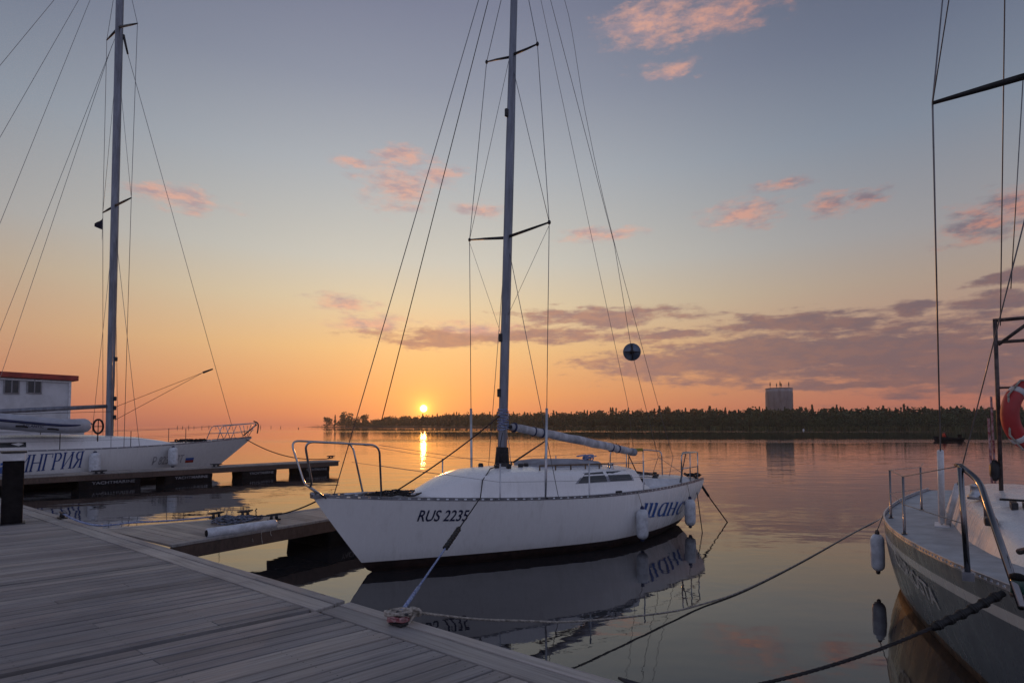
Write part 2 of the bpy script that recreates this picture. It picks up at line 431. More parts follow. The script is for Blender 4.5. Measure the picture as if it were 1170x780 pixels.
# ------------------------------------------------------------------ water
wm = bpy.data.materials.new('lake_water'); wm.use_nodes = True; N = NT(wm.node_tree); b = wm.node_tree.nodes['Principled BSDF']
co = N.node('ShaderNodeTexCoord').outputs['Object']
b.inputs['Base Color'].default_value = (0.020, 0.020, 0.022, 1)
b.inputs['IOR'].default_value = 1.5; b.inputs['Specular IOR Level'].default_value = 0.8
b.inputs['Roughness'].default_value = 0.015
x_, y_, z_ = N.sep(co)
big = N.noise(N.v('MULTIPLY', co, (0.05, 0.16, 1)), 1.0, 4, 0.6)
ruff = N.smooth(big, 0.42, 0.66, 0.35, 1.6)
dist = N.m('ADD', N.smooth(y_, 6.0, 26.0, 0.28, 0.75), N.smooth(y_, 30.0, 110.0, 0.0, -0.42))
lane = N.m('ADD', y_, N.m('MULTIPLY', N.noise(N.v('MULTIPLY', co, (0.03, 0.01, 1)), 1.0, 3), 14.0))
band = N.m('MULTIPLY', N.smooth(lane, 74.0, 80.0), N.smooth(lane, 94.0, 84.0))
lane2 = N.m('ADD', y_, N.m('MULTIPLY', N.noise(N.v('MULTIPLY', co, (0.01, 0.004, 1)), 1.0, 2), 50.0))
band2 = N.m('MULTIPLY', N.smooth(lane2, 190.0, 205.0), N.smooth(lane2, 250.0, 225.0))
dist = N.m('ADD', dist, N.m('ADD', N.m('MULTIPLY', band, 2.2), N.m('MULTIPLY', band2, 2.2)))
h1 = N.noise(N.v('MULTIPLY', co, (0.55, 1.0, 1)), 0.9, 3, 0.5)
h2 = N.noise(N.v('MULTIPLY', co, (0.6, 1.0, 1)), 5.5, 3, 0.55)
h = N.m('ADD', N.m('MULTIPLY', h1, 0.030), N.m('MULTIPLY', N.m('MULTIPLY', h2, 0.0035), ruff))
h = N.m('MULTIPLY', h, dist)
bn = N.node('ShaderNodeBump'); bn.inputs['Strength'].default_value = 1.0; bn.inputs['Distance'].default_value = 1.0
wm.node_tree.links.new(h, bn.inputs['Height']); wm.node_tree.links.new(bn.outputs[0], b.inputs['Normal'])
tag(MB().add([(-20000, -2000, 0), (20000, -2000, 0), (20000, 26000, 0), (-20000, 26000, 0)], [(0, 1, 2, 3)]).build('water', wm), kind='structure')

# ------------------------------------------------------------------ far shore
def shore_y(px):
    """distance of the waterline seen at a picture column"""
    t = [(322, 620), (360, 560), (420, 500), (500, 430), (600, 350), (700, 300), (800, 270), (950, 250), (1170, 235), (1500, 220), (1900, 220)]
    for (a, ya), (c, yc) in zip(t, t[1:]):
        if a <= px <= c: return ya + (yc - ya) * (px - a) / (c - a)
    return t[0][1] if px < t[0][0] else t[-1][1]
def shore_pt(px, back=0.0, z=0.0):
    y = shore_y(px) + back; return Vector(((px - CX) / FPX * y, y, z))
SOIL = mat('shore_soil', (0.020, 0.022, 0.012), 0.9, var=0.3, vscale=0.1, col2=(0.015, 0.022, 0.008))
fr = [shore_pt(p) for p in range(322, 1901, 12)]
rows = []
for k, (bk, z) in enumerate([(0, -0.3), (2.5, 0.35), (30, 0.8), (90, 1.6), (420, 4.0)]):
    rows.append([(p.x, p.y + bk + (random.uniform(-1.5, 1.5) if k < 2 else 0), z if i > 4 else min(z, -0.3 + 0.14 * i + 0.05 * k)) for i, p in enumerate(fr)])
tag(MB().grid(rows, flip=False).build('far_shore', SOIL), kind='structure')

LEAF = bpy.data.materials.new('forest_foliage'); LEAF.use_nodes = True; N = NT(LEAF.node_tree); b = LEAF.node_tree.nodes['Principled BSDF']
rnd = N.node('ShaderNodeNewGeometry').outputs['Random Per Island']
co = N.node('ShaderNodeTexCoord').outputs['Object']
c = N.mix(N.smooth(N.noise(co, 0.09, 3), 0.35, 0.65), (0.060, 0.085, 0.042, 1), (0.042, 0.066, 0.040, 1))
c = N.mix(1.0, c, N.ramp(rnd, [(0, (0.5, 0.5, 0.5)), (1, (1.5, 1.5, 1.35))]), 'MULTIPLY')
LEAF.node_tree.links.new(c, b.inputs['Base Color']); b.inputs['Roughness'].default_value = 0.8; b.inputs['Specular IOR Level'].default_value = 0.2
BARK = mat('bark', (0.06, 0.045, 0.035), 0.9, var=0.3)
def leafclump(mb, p, s):
    n = Vector((random.gauss(0, 1), random.gauss(0, 1), random.gauss(0, 1) + 0.4)).normalized()
    u = n.orthogonal().normalized(); w = n.cross(u); a = random.uniform(0, 6.28)
    e = u * math.cos(a) + w * math.sin(a); g = n.cross(e)
    mb.add([p + e * s, p + g * s * 0.7, p - e * s * 0.9 + n * s * 0.3, p - g * s * 0.7], [(0, 1, 2, 3)])
def conifer(mb, base, h, w, n):
    for i in range(n):
        t = random.random() ** 0.75
        r = w * (1.02 - t) * (0.55 + 0.45 * math.sin(t * 17 + base.x)) * random.uniform(0.3, 1.0); a = random.uniform(0, 6.283)
        leafclump(mb, base + Vector((r * math.cos(a), r * math.sin(a), h * (0.05 + 0.95 * t))), h * 0.070 * (1.25 - 0.5 * t))
    
def broadleaf(mb, base, h, w, n):
    lob = [(Vector((random.uniform(-.5, .5) * w, random.uniform(-.5, .5) * w, h * random.uniform(0.16, 0.8))), w * random.uniform(0.35, 0.6)) for _ in range(10)]
    for i in range(n):
        c_, r = random.choice(lob); q = Vector((random.gauss(0, 1), random.gauss(0, 1), random.gauss(0, 1))).normalized() * r * random.uniform(0.55, 1.05)
        q.z *= 0.8
        leafclump(mb, base + c_ + q, h * 0.062)
# the wood as one mass
fm = MB()
def top_h(px):
    """height of the tree line in the picture, as rows above the horizon"""
    t = [(400, 5.5), (420, 8.5), (432, 10.5), (446, 13), (462, 14), (490, 15), (501, 17.5), (520, 18.5), (560, 18.5), (600, 18.5), (650, 20), (700, 22), (800, 24), (1000, 25), (1170, 27), (1900, 32)]
    for (a, ya), (c_, yc) in zip(t, t[1:]):
        if a <= px <= c_: return ya + (yc - ya) * (px - a) / (c_ - a)
    return t[0][1] if px < t[0][0] else t[-1][1]
for row, (bk, f, nn, step) in enumerate([(8, 0.50, 60, 3.2), (20, 0.70, 80, 3.0), (40, 0.86, 110, 2.6), (60, 0.97, 130, 2.4)]):
    px = 402.0
    while px < 1420:
        pp = px + random.uniform(-2.5, 2.5); base = shore_pt(pp, bk + random.uniform(-8, 8), 0.8)
        h = (top_h(pp) * base.y / FPX + CAM_H - 0.8) * f * (random.uniform(0.80, 1.0) + 0.05 * math.sin(pp * .21) * math.sin(pp * .077 + 1))
        if random.random() < ((0.28 if pp > 560 else 0.15) if row > 0 else 0.2): conifer(fm, base, h * random.uniform(.86, 1.0), h * random.uniform(0.24, 0.38), nn)
        else: broadleaf(fm, base, h * 0.94, h * random.uniform(0.28, 0.4), int(nn * 1.1))
        px += step * random.uniform(0.6, 1.4) * (0.8 if px < 1000 else 1.0)
for i in range(150):      # low scrub on the spit
    pp = random.uniform(352, 450); k_ = min(1, (pp - 345) / 40)
    broadleaf(fm, shore_pt(pp, random.uniform(4, 24), 0.1), random.uniform(2.0, 4.2) * k_ + .6, random.uniform(2, 4), 34)
tag(fm.build('forest', LEAF), 'dark mixed wood of firs and broadleaf trees along the whole far shore', 'forest', kind='stuff')
# reeds
REED = mat('reeds', (0.075, 0.085, 0.030), 0.9, var=0.3, vscale=0.15)
rm = MB()
for i in range(5200):
    pp = random.uniform(560, 1420); p = shore_pt(pp, random.uniform(-4, 10) ** 1.0 if True else 0, -0.1)
    hh = random.uniform(1.0, 1.9) * (0.5 + 0.5 * min(1, (pp - 540) / 250)); a = random.uniform(0, 3.14); w = random.uniform(0.15, 0.4)
    d_ = Vector((math.cos(a), math.sin(a), 0)) * w; t = Vector((random.uniform(-.3, .3), random.uniform(-.3, .3), hh))
    rm.add([p - d_, p + d_, p + d_ * 0.7 + t, p - d_ * 0.7 + t * 0.93], [(0, 1, 2, 3)])
tag(rm.build('reeds', REED), 'band of green reeds along the waterline below the far wood', 'reeds', kind='stuff')
# single trees on the low spit at the left end of the wood
def lone_tree(px, py_top, wpx, kind, label, bk=14):
    base = shore_pt(px, bk, 0.2); h = (HY - py_top) * base.y / FPX + CAM_H - 0.2; w = wpx * base.y / FPX / 2
    t = thing('conifer_tree' if kind == 'c' else 'broadleaf_tree', label, 'tree', base, 0, 'single trees on the spit')
    c_ = MB()
    if kind == 'c': conifer(c_, Vector((0, 0, 0)), h, w, 220)
    else: broadleaf(c_, Vector((0, 0, 0)), h, w * 1.15, 420)
    c_.build('crown', LEAF, t)
    k = MB(); k.tube([(0, 0, -0.3), (0.1, 0, h * 0.3), (0, 0.1, h * 0.75)], [h * .022, h * .017, h * .006], 6)
    for i in range(5):
        a = i * 1.9; z = h * (0.32 + 0.08 * i); k.tube([(0, 0, z), (math.cos(a) * w * .45, math.sin(a) * w * .45, z + h * .12)], [h * .008, h * .003], 5)
    k.build('trunk', BARK, t)
lone_tree(375, 475, 10, 'b', 'small tree farthest out on the low spit, left end of the far wood')
lone_tree(383, 474, 6, 'c', 'thin pointed tree between the small outermost tree and the tallest one on the spit')
lone_tree(391, 468.5, 13, 'b', 'tallest broad bushy tree on the spit at the left end of the wood')
lone_tree(399, 470, 13, 'b', 'second bushy tree on the spit, touching the tallest one on its right')
lone_tree(408, 476, 12, 'b', 'low round tree in the dip between the bushy pair and the next round tree')
lone_tree(416, 472, 11, 'b', 'round tree with a domed top standing where the wood closes up')

# ------------------------------------------------------------------ water tower above the wood
CONC = mat('tower_concrete', (0.30, 0.32, 0.36), 0.8, var=0.15, vscale=0.25, stretch=(1, 1, 0.3))
CONCD = mat('tower_dark_band', (0.16, 0.17, 0.19), 0.8, var=0.15, vscale=0.4)
dT = 560.0; pT = Vector(((890.5 - CX) / FPX * dT, dT, 3.0)); rT = 14.2 * dT / FPX
topz = CAM_H + (HY - 444.5) * dT / FPX
tw = thing('water_tower', 'broad pale round tower with antennas rising above the far wood', 'tower', pT)
MB().lathe([(rT * .985, 0), (rT * .985, topz - 3 - 3.2), (rT, topz - 3 - 3.0), (rT, topz - 3)], n=40).build('wall', CONC, tw)
MB().lathe([(rT * 1.015, topz - 3.0), (rT * 1.015, topz - 2.2), (rT * .9, topz - 1.9)], n=40).build('roof', CONCD, tw)
mbp = MB()
for k in range(28):
    a = 2 * math.pi * k / 28; q = Vector((math.cos(a) * (rT + 0.08), math.sin(a) * (rT + 0.08), 0)); mbp.bar(q + Vector((0, 0, 1)), q + Vector((0, 0, topz - 6.4)), 0.30, 0.12)
mbp.build('ribs', CONC, tw)
for ox, oh in [(-9.5, 7.0), (-3.2, 6.0), (0.2, 8.0), (1.4, 6.2), (8.8, 7.2)]:
    MB().tube([(ox, -2, topz - 3), (ox, -2, topz - 3 + oh)], 0.22, 6).tube([(ox, -2, topz - 3 + oh * .45), (ox, -2, topz - 3 + oh * .85)], 0.55, 6).build('antenna', STEELD, tw)

# ------------------------------------------------------------------ the evening air
hz = bpy.data.materials.new('evening_air'); hz.use_nodes = True; hz.node_tree.nodes.clear(); N = NT(hz.node_tree)
ho = N.node('ShaderNodeOutputMaterial'); hv = N.node('ShaderNodeVolumePrincipled')
hv.inputs['Color'].default_value = (0.95, 0.84, 0.80, 1); hv.inputs['Density'].default_value = 0.00024; hv.inputs['Anisotropy'].default_value = 0.6
hz.node_tree.links.new(hv.outputs[0], ho.inputs['Volume'])
tag(MB().box((150, 420, 34), (2100, 1100, 70)).build('haze', hz), kind='stuff')

# ------------------------------------------------------------------ floating docks
EDGE = Vector((0.799, -0.601, 0)); BRD = Vector((0.764, 0.645, 0)); NRM = Vector((0.601, 0.799, 0))
DZ = 0.5
JO = Vector((-1.487, 5.215, DZ))            # where the joint meets the outer edge
DKA = planks('deck_boards', (0.345, 0.333, 0.335), (0.35, 0.31, 0.28), rib=0.0125, rib_dir=math.atan2(BRD.y, BRD.x))
DKT = planks('edge_trim_boards', (0.42, 0.40, 0.385), (0.42, 0.37, 0.32), rib_dir=math.atan2(EDGE.y, EDGE.x))
DKS = planks('side_beam_wood', (0.12, 0.085, 0.07), (0.15, 0.10, 0.075), rib_dir=math.atan2(EDGE.y, EDGE.x))
def ob(e, bb, z=0.0): return JO + EDGE * e + BRD * bb + Vector((0, 0, z))
def dock(name, label, e0, e1, gap, mitre):
    """floating pontoon: e along the outer edge from the joint, boards running inland"""
    mid = ob((e0 + e1) / 2, -2.5); mid.z = 0
    t = thing(name, label, 'pontoon', mid)
    mb = MB(); pitch = 0.142; e = e0; tr = 0.30
    k = 0; obl = 1.0 / NRM.dot(BRD)
    while e < e1 - 0.02:
        w = min(pitch, e1 - e); dz = random.uniform(-0.0025, 0.0025); g = 0.0065 + (0.006 if random.random() < 0.3 else 0)
        b0, b1 = -5.6 * obl, -(tr + 0.012) * obl
        cuts = [b0, b1]
        if random.random() < 0.40: cuts = [b0, -random.choice((.98, 1.58, 2.18, 2.78, 3.38)) * obl, b1]
        for ca, cb in zip(cuts, cuts[1:]):
            ga = .0015 if ca != b0 else 0; gb = .0015 if cb != b1 else 0; dz = random.uniform(-0.003, 0.003)
            q = [ob(e + g, ca + ga), ob(e + w - g, ca + ga), ob(e + w - g, cb - gb), ob(e + g, cb - gb)]
            vs = [p + Vector((0, 0, dz - 0.032)) for p in q] + [p + Vector((0, 0, dz)) for p in q]
            mb.add(vs, [(3, 2, 1, 0), (4, 5, 6, 7), (0, 1, 5, 4), (1, 2, 6, 5), (2, 3, 7, 6), (3, 0, 4, 7)])
            for nj in (.38, .98, 1.58, 2.18, 2.78, 3.38, 3.98):
                if ca < -nj * obl < cb and e > -9:
                    for fr_ in (.24, .76):
                        p = ob(e + w * fr_, -nj * obl + random.uniform(-.008, .008)) + Vector((0, 0, dz + .0008)); r_ = .0055
                        mb.add([p + Vector((r_ * math.cos(a_), r_ * math.sin(a_), 0)) for a_ in [k_ * 1.0472 for k_ in range(6)]], [(0, 1, 2, 3, 4, 5)], 1)
        e += pitch; k += 1
    mb.build('decking', [DKA, STEELD], t, mid, bevel=0.005)
    # two trim boards along the outer edge, standing a little proud
    tm = MB(); L = 3.1
    e = e0
    while e < e1 - 0.05:
        ee = min(e + L, e1)
        for n0, n1, dzz in ((-tr, -0.115, 0.006), (-0.108, 0.0, 0.014)):
            p = [JO + EDGE * (e + 0.003) + NRM * n0, JO + EDGE * (ee - 0.003) + NRM * n0, JO + EDGE * (ee - 0.003) + NRM * n1, JO + EDGE * (e + 0.003) + NRM * n1]
            tm.add([q + Vector((0, 0, -0.03)) for q in p] + [q + Vector((0, 0, dzz)) for q in p], [(3, 2, 1, 0), (4, 5, 6, 7), (0, 1, 5, 4), (1, 2, 6, 5), (2, 3, 7, 6), (3, 0, 4, 7)])
        e = ee
    tm.build('edge_trim', DKT, t, mid, bevel=0.006)
    fb = MB(); a = JO + EDGE * e0; c_ = JO + EDGE * e1
    for n0, n1 in ((-0.07, -0.02), (-5.3, -5.25)):
        p = [a + NRM * n0, c_ + NRM * n0, c_ + NRM * n1, a + NRM * n1]
        fb.add([q + Vector((0, 0, -0.26)) for q in p] + [q + Vector((0, 0, -0.034)) for q in p], [(3, 2, 1, 0), (4, 5, 6, 7), (0, 1, 5, 4), (1, 2, 6, 5), (2, 3, 7, 6), (3, 0, 4, 7)])
    fb.build('side_beam', DKS, t, mid)
    n = max(2, int((e1 - e0) / 3))
    for i in range(n):
        for nn in (-0.9, -4.4):
            cc = JO + EDGE * (e0 + (i + 0.5) * (e1 - e0) / n) + NRM * nn
            MB().box((cc.x, cc.y, 0.02), (1.5, 0.9, 0.44), Matrix.Rotation(math.atan2(EDGE.y, EDGE.x), 3, 'Z')).build('float', BLACKP, t, mid, bevel=0.03)
    return t
dock('pontoon', 'weathered plank pontoon on the left, the stretch with the black post', -20.0, -0.033, 0, False)
dock('pontoon', 'weathered plank pontoon in the lower middle, the stretch with the roped cleat', 0.033, 7.0, 0, True)

def cleat_parts(t, size=0.15, m=None):
    m = m or STEELD
    MB().box((0, 0, 0.012), (size * 1.15, size * 0.62, 0.024)).build('base_plate', m, t, bevel=0.004)
    c_ = MB()
    for s_ in (-1, 1): c_.tube([(s_ * size * .3, 0, 0.02), (s_ * size * .26, 0, 0.085)], [size * .16, size * .12], 8)
    c_.tube([(-size * .85, 0, 0.1), (-size * .4, 0, 0.092), (size * .4, 0, 0.092), (size * .85, 0, 0.1)], [size * .06, size * .12, size * .12, size * .06], 8)
    c_.build('horns', m, t)

def finger(name, label, A, d, L, wd, floats, ztop, gus, textside=True):
    """finger pontoon; A = near root corner of its right-hand side, d = direction outward"""
    d = Vector((*d, 0)).normalized(); n = Vector((-d.y, d.x, 0))      # n: to the far side
    ang = math.atan2(d.y, d.x); org = Vector((A[0], A[1], 0))
    t = thing(name, label, 'finger pontoon', org, ang)
    dk = planks('finger_boards_' + name + str(int(L)), (0.36, 0.335, 0.315), (0.37, 0.31, 0.26), rib_dir=R(90))
    mb = MB(); x = 0.0
    while x < L - 0.05:
        w = 0.138
        y1 = wd + (gus * max(0, 1 - x / 2.2) if gus else 0)
        y1b = wd + (gus * max(0, 1 - (x + w) / 2.2) if gus else 0)
        dz = random.uniform(-.002, .002)
        q = [(x + .004, 0.10), (x + w - .004, 0.10), (x + w - .004, y1b - .1), (x + .004, y1 - .1)]
        mb.add([(a, b_, ztop - .03) for a, b_ in q] + [(a, b_, ztop + dz) for a, b_ in q], [(3, 2, 1, 0), (4, 5, 6, 7), (0, 1, 5, 4), (1, 2, 6, 5), (2, 3, 7, 6), (3, 0, 4, 7)])
        x += w
    mb.build('decking', dk, t)
    tb = MB(); tb.box((L / 2, 0.048, ztop - .012), (L, 0.096, 0.04)); tb.bar((2.2 if gus else 0, wd - .048, ztop - .012), (L, wd - .048, ztop - .012), 0.096, 0.04)
    if gus: tb.bar((0, wd + gus - .048, ztop - .012), (2.2, wd - .048, ztop - .012), 0.096, 0.04)
    tb.box((L + 0.05, wd / 2, ztop - .012), (0.096, wd, 0.04)); tb.build('edge_trim', DKT, t, bevel=0.005)
    sb = MB(); sb.box((L / 2, 0.03, ztop - .125), (L, 0.05, 0.18)); sb.bar((2.2 if gus else 0, wd - .03, ztop - .125), (L, wd - .03, ztop - .125), 0.05, 0.18)
    sb.box((L + .02, wd / 2, ztop - .125), (0.05, wd - .02, 0.18)); sb.build('side_beam', DKS, t)
    for x0, x1 in floats:
        f = MB().box(((x0 + x1) / 2, wd / 2, (ztop - .22 - .25) / 2), (x1 - x0, wd - 0.1, ztop - .22 + .25), top=1.06).build('float', BLACKP, t, bevel=0.04)
        xc = (x0 + x1) / 2 + 0.05 * (x1 - x0); hw = 0.36 * (x1 - x0)
        th = 0.095
        # the float's side leans a little, the lettering follows it
        H_ = ztop - .22 + .25; zc = (ztop - .22 - .25) / 2; hy = (wd - 0.1) / 2
        def fn(u, v):
            z = ztop - 0.36 + v * th; tt = (z - (zc - H_ / 2)) / H_; y = wd / 2 - hy * (1 + 0.06 * tt) - 0.004
            return (xc - hw + 2 * hw * u, y, z)
        lettering('YACHTMARINE', fn, bold=0.012).build('lettering', GREYP, f)
    return t
FA = Vector((-4.615, 7.539)); fd = Vector((0.5558, 0.8313))
f1 = finger('finger_pontoon', 'short finger pontoon beside the bow of the middle yacht, white tube on its edge', FA + fd * 0.15, fd, 5.5, 1.25, [(2.6, 3.8), (4.3, 5.3)], DZ, 0.9)
GA = Vector((-14.94, 17.58)); gd = Vector((0.668, 0.744))
f2 = finger('finger_pontoon', 'long finger pontoon in front of the left yacht, carried on four lettered black floats', GA - gd * 1.6, gd, 12.3, 1.05, [(2.95, 4.65), (5.45, 7.0), (8.15, 9.5), (10.55, 11.9)], DZ, 0)

# black service post on the dock
pb = onz(13, 598, DZ); pb.z = DZ
sp = thing('service_post', 'square black dock post with a white cap at the left edge', 'post', pb, R(41))
MB().box((0, 0, 0.01), (0.34, 0.34, 0.02)).build('base_plate', STEELD, sp)
MB().box((0, 0, 0.52), (0.27, 0.27, 1.0)).build('column', BLACKP, sp, bevel=0.015)
MB().box((0, 0, 1.085), (0.29, 0.29, 0.125)).build('cap', WHITEP, sp, bevel=0.008)
MB().box((0, 0, 1.162), (0.325, 0.325, 0.025)).build('lid', STEELD, sp, bevel=0.005)

# ------------------------------------------------------------------ yachts
class Yacht:
    def __init__(s, label, bow, ang, L, B, zt, zm, zst, ov, so, smx=0.57, p0=1.55, p1=1.25, ft0=.68, ft1=.12, zb=-.4, side=-1):
        s.L, s.B, s.zt, s.zm, s.zst, s.ov, s.so, s.smx, s.p0, s.p1, s.ft0, s.ft1, s.zb = L, B, zt, zm, zst, ov, so, smx, p0, p1, ft0, ft1, zb
        s.bow = Vector((bow[0], bow[1], 0)); s.ang = ang; s.side = side
        s.X = Vector((math.cos(ang), math.sin(ang), 0)); s.Y = Vector((-math.sin(ang), math.cos(ang), 0))
        s.off = Vector((L / 2, 0, 0))
        s.root = thing('sailing_yacht', label, 'sailboat', s.bow + s.X * (L / 2), ang, 'yachts moored at the docks')
    def loc(s, p):
        p = Vector(p) - s.bow; return Vector((p.dot(s.X), p.dot(s.Y), p.z))
    def wld(s, p): return s.bow + s.X * p[0] + s.Y * p[1] + Vector((0, 0, p[2]))
    def sheer(s, x):
        xm = 0.66 * s.L
        return s.zm + (s.zt - s.zm) * (1 - x / xm) ** 2 if x < xm else s.zm + (s.zst - s.zm) * ((x - xm) / (s.L - xm)) ** 2
    def ends(s, r):
        xb = s.ov * r if r <= 1 else s.ov + (r - 1) * 2.6
        xs = s.L - s.so * max(r, 0) ** 1.3 if r <= 1 else s.L - s.so - (r - 1) * 3.0
        return xb, xs
    def half(s, sig, r):
        r = max(r, 0.0)
        p = s.p0 + (s.p1 - s.p0) * min(r, 1.3); ft = s.ft0 + (s.ft1 - s.ft0) * min(r, 1.15) ** 1.5
        Bm = s.B / 2 * (1 - 0.12 * r * r) if r <= 1 else s.B / 2 * max(0.05, 0.88 - 1.1 * (r - 1) - 0.6 * (r - 1) ** 2)
        sig = min(max(sig, 0), 1)
        if sig < s.smx: return Bm * (1 - (1 - sig / s.smx) ** p)
        return Bm * (1 - (1 - ft) * ((sig - s.smx) / (1 - s.smx)) ** 2)
    def hb(s, x, z):
        r = 1 - z / s.sheer(x); xb, xs = s.ends(r); return s.half((x - xb) / (xs - xb), r)
    def hit(s, px, py, side=None):
        """local point where a line of sight meets the topsides"""
        side = side or s.side; d = ray(px, py).normalized(); t = 2.0
        while t < 60:
            q = s.loc(EYE + d * t)
            if 0 < q.x < s.L and q.z < s.sheer(q.x) + .02 and q.y * side <= s.hb(q.x, max(q.z, -.3)) and q.y * side > -.2: return q
            t += 0.01
        return None
    def ctr(s, px, py, y=0.0):
        """local point on the fore-and-aft plane at offset y"""
        return s.loc(onplane(px, py, s.wld((0, y, 0)), s.Y))
    def ath(s, px, py, x):
        return s.loc(onplane(px, py, s.wld((x, 0, 0)), s.X))
    def deckz(s, x, y):
        h = max(s.hb(x, s.sheer(x)), .05); return s.sheer(x) - 0.012 + 0.05 * max(0, 1 - (y / h) ** 2) * min(1, h / .6)
    def hull(s, zones, mats):
        """zones: list of (r_top(x), r_bottom(x), rows, material)"""
        mb = MB(); n = 56; sigs = [(i / n) ** 1.25 for i in range(n + 1)]
        for rt, rb, k, mi in zones:
            for sd_ in (-1, 1):
                rows = []
                for j in range(k + 1):
                    row = []
                    for sg in sigs:
                        x = sg * s.L
                        for _ in range(4):
                            r = rt(x) + (rb(x) - rt(x)) * j / k; xb, xs = s.ends(r); x = xb + sg * (xs - xb)
                        row.append((x, sd_ * s.half(sg, r), s.sheer(x) * (1 - r)))
                    rows.append(row)
                mb.grid(rows, mi, True, flip=sd_ > 0)
                if sd_ == -1: last = [r_[-1] for r_ in rows]
                else: mb.grid([last, [r_[-1] for r_ in rows]], mi, False)
        return mb.build('hull', mats, s.root, s.off)
    def deck(s, m, well=None):
        mb = MB(); n = 70; xs = [s.L * (i / n) for i in range(n + 1)]
        xs[0] = 0.02
        def line(fr, a, c, sd_=1):
            return None
        def y_at(x, k):
            h = max(s.hb(x, s.sheer(x)) - .012, .004); w = min(0.5, h * .6)
            return (sd_ * h, sd_ * (h * .5 + w * .5), sd_ * w)[k]
        for sd_ in (-1, 1):
            rows = [[(x, y_at(x, k), s.deckz(x, y_at(x, k))) for k in range(3)] for x in xs]
            mb.grid(rows, 0, True, flip=sd_ > 0)
        cen = []
        for i, x in enumerate(xs):
            h = max(s.hb(x, s.sheer(x)) - .012, .004); w = min(0.5, h * .6)
            cen.append([(x, -w, s.deckz(x, w)), (x, 0, s.deckz(x, 0)), (x, w, s.deckz(x, w))])
        if well:
            a = [r_ for r_ in cen if r_[0][0] <= well[0]]; c_ = [r_ for r_ in cen if r_[0][0] >= well[1]]
            mb.grid(a); mb.grid(c_); x0, x1 = a[-1][0][0], c_[0][0][0]; zf = s.sheer(x0) - 0.42; zd0 = s.deckz(x0, .5); zd1 = s.deckz(x1, .5)
            mb.add([(x0, -.5, zd0), (x1, -.5, zd1), (x1, .5, zd1), (x0, .5, zd0), (x0, -.5, zf), (x1, -.5, zf), (x1, .5, zf), (x0, .5, zf)],
                   [(4, 5, 6, 7), (0, 4, 5, 1), (1, 5, 6, 2), (2, 6, 7, 3), (3, 7, 4, 0)])
        else: mb.grid(cen)
        return mb.build('deck', m, s.root, s.off)
    def toerail(s, m, x0=0.06, pitch=0.13, hole=0.042, h=0.045):
        for sd_ in (-1, 1):
            mb = MB(); x = x0
            def P(x, z): return Vector((x, sd_ * (s.hb(x, s.sheer(x)) - 0.004), s.sheer(x) + z))
            while x < s.L - .05:
                a, b_ = P(x, 0), P(min(x + pitch, s.L - .02), 0)
                mb.bar(a + Vector((0, 0, .006)), b_ + Vector((0, 0, .006)), 0.016, 0.013)
                mb.bar(a + Vector((0, 0, h - .005)), b_ + Vector((0, 0, h - .005)), 0.016, 0.012)
                f = (pitch - hole) / pitch
                mb.bar(a + Vector((0, 0, h / 2)), a.lerp(b_, f) + Vector((0, 0, h / 2)), 0.009, h - .02)
                x += pitch
            mb.build('toe_rail', m, s.root, s.off)
    def cabin(s, st, m, name='coachroof'):
        """st: stations (x, half-width foot, half-width shoulder, height)"""
        s.cab = st; mb = MB(); rows = []
        for x, wb, wt, h in st:
            zb = s.deckz(x, wb) - .03; hh = h + .03
            half = [(wb, 0), (wb * .4 + wt * .6, hh * .55), (wt, hh * .8), (wt * .94, hh * .92), (wt * .80, hh * .985), (wt * .4, hh + h * .10), (0, hh + h * .13)]
            row = [(x, y, zb + z) for y, z in half] + [(x, -y, zb + z) for y, z in half[::-1][1:]]
            rows.append(row)
        mb.grid(rows, 0, True)
        for row, fl in ((rows[0], False), (rows[-1], True)):
            mb.add(row, [tuple(range(len(row)))[::-1] if not fl else tuple(range(len(row)))])
        o = mb.build(name, m, s.root, s.off)
        return o
    def cabat(s, x):
        st = s.cab
        for a, c_ in zip(st, st[1:]):
            if a[0] <= x <= c_[0]:
                t = (x - a[0]) / (c_[0] - a[0]); return [a[i] + (c_[i] - a[i]) * t for i in range(4)]
        return list(st[0] if x < st[0][0] else st[-1])
    def cabside(s, x, z, sd_):
        """y of the cabin side at x, z"""
        _, wb, wt, h = s.cabat(x); z0 = s.deckz(x, wb) - .03; t = max(0, (z - z0) / (h + .03))
        p = [(0, wb), (.55, wb * .4 + wt * .6), (.8, wt), (.92, wt * .94), (1.0, wt * .8)]
        for (ta, ya), (tb, yb) in zip(p, p[1:]):
            if t <= tb: return sd_ * (ya + (yb - ya) * (t - ta) / (tb - ta))
        return sd_ * wt * .8
    def cabtop(s, x): _, wb, wt, h = s.cabat(x); return s.deckz(x, wb) + h * 1.13
    def cabhit(s, px, py, sd_=None):
        sd_ = sd_ or s.side; d = ray(px, py).normalized(); t = 3.0
        while t < 40:
            q = s.loc(EYE + d * t)
            if s.cab[0][0] < q.x < s.cab[-1][0] and q.z < s.cabtop(q.x) and q.y * sd_ <= abs(s.cabside(q.x, q.z, 1)): return q
            t += 0.005
        return None
    def part(s, mb, name, m, parent=None, label=None, bevel=0):
        return mb.build(name, m, parent or s.root, s.off, label, bevel)
    def hulltext(s, text, a, c_, h, m, shear=0.0, bold=0.01, spacing=1.0, name='lettering', reverse=False):
        """text between two local points of the topsides"""
        sd_ = s.side
        def fn(u, v):
            x = a.x + (c_.x - a.x) * u; z = a.z + (c_.z - a.z) * u + v * h
            return (x, sd_ * (s.hb(x, z) + .007), z)
        return s.part(lettering(text, fn, shear=shear, bold=bold, spacing=spacing), name, m)
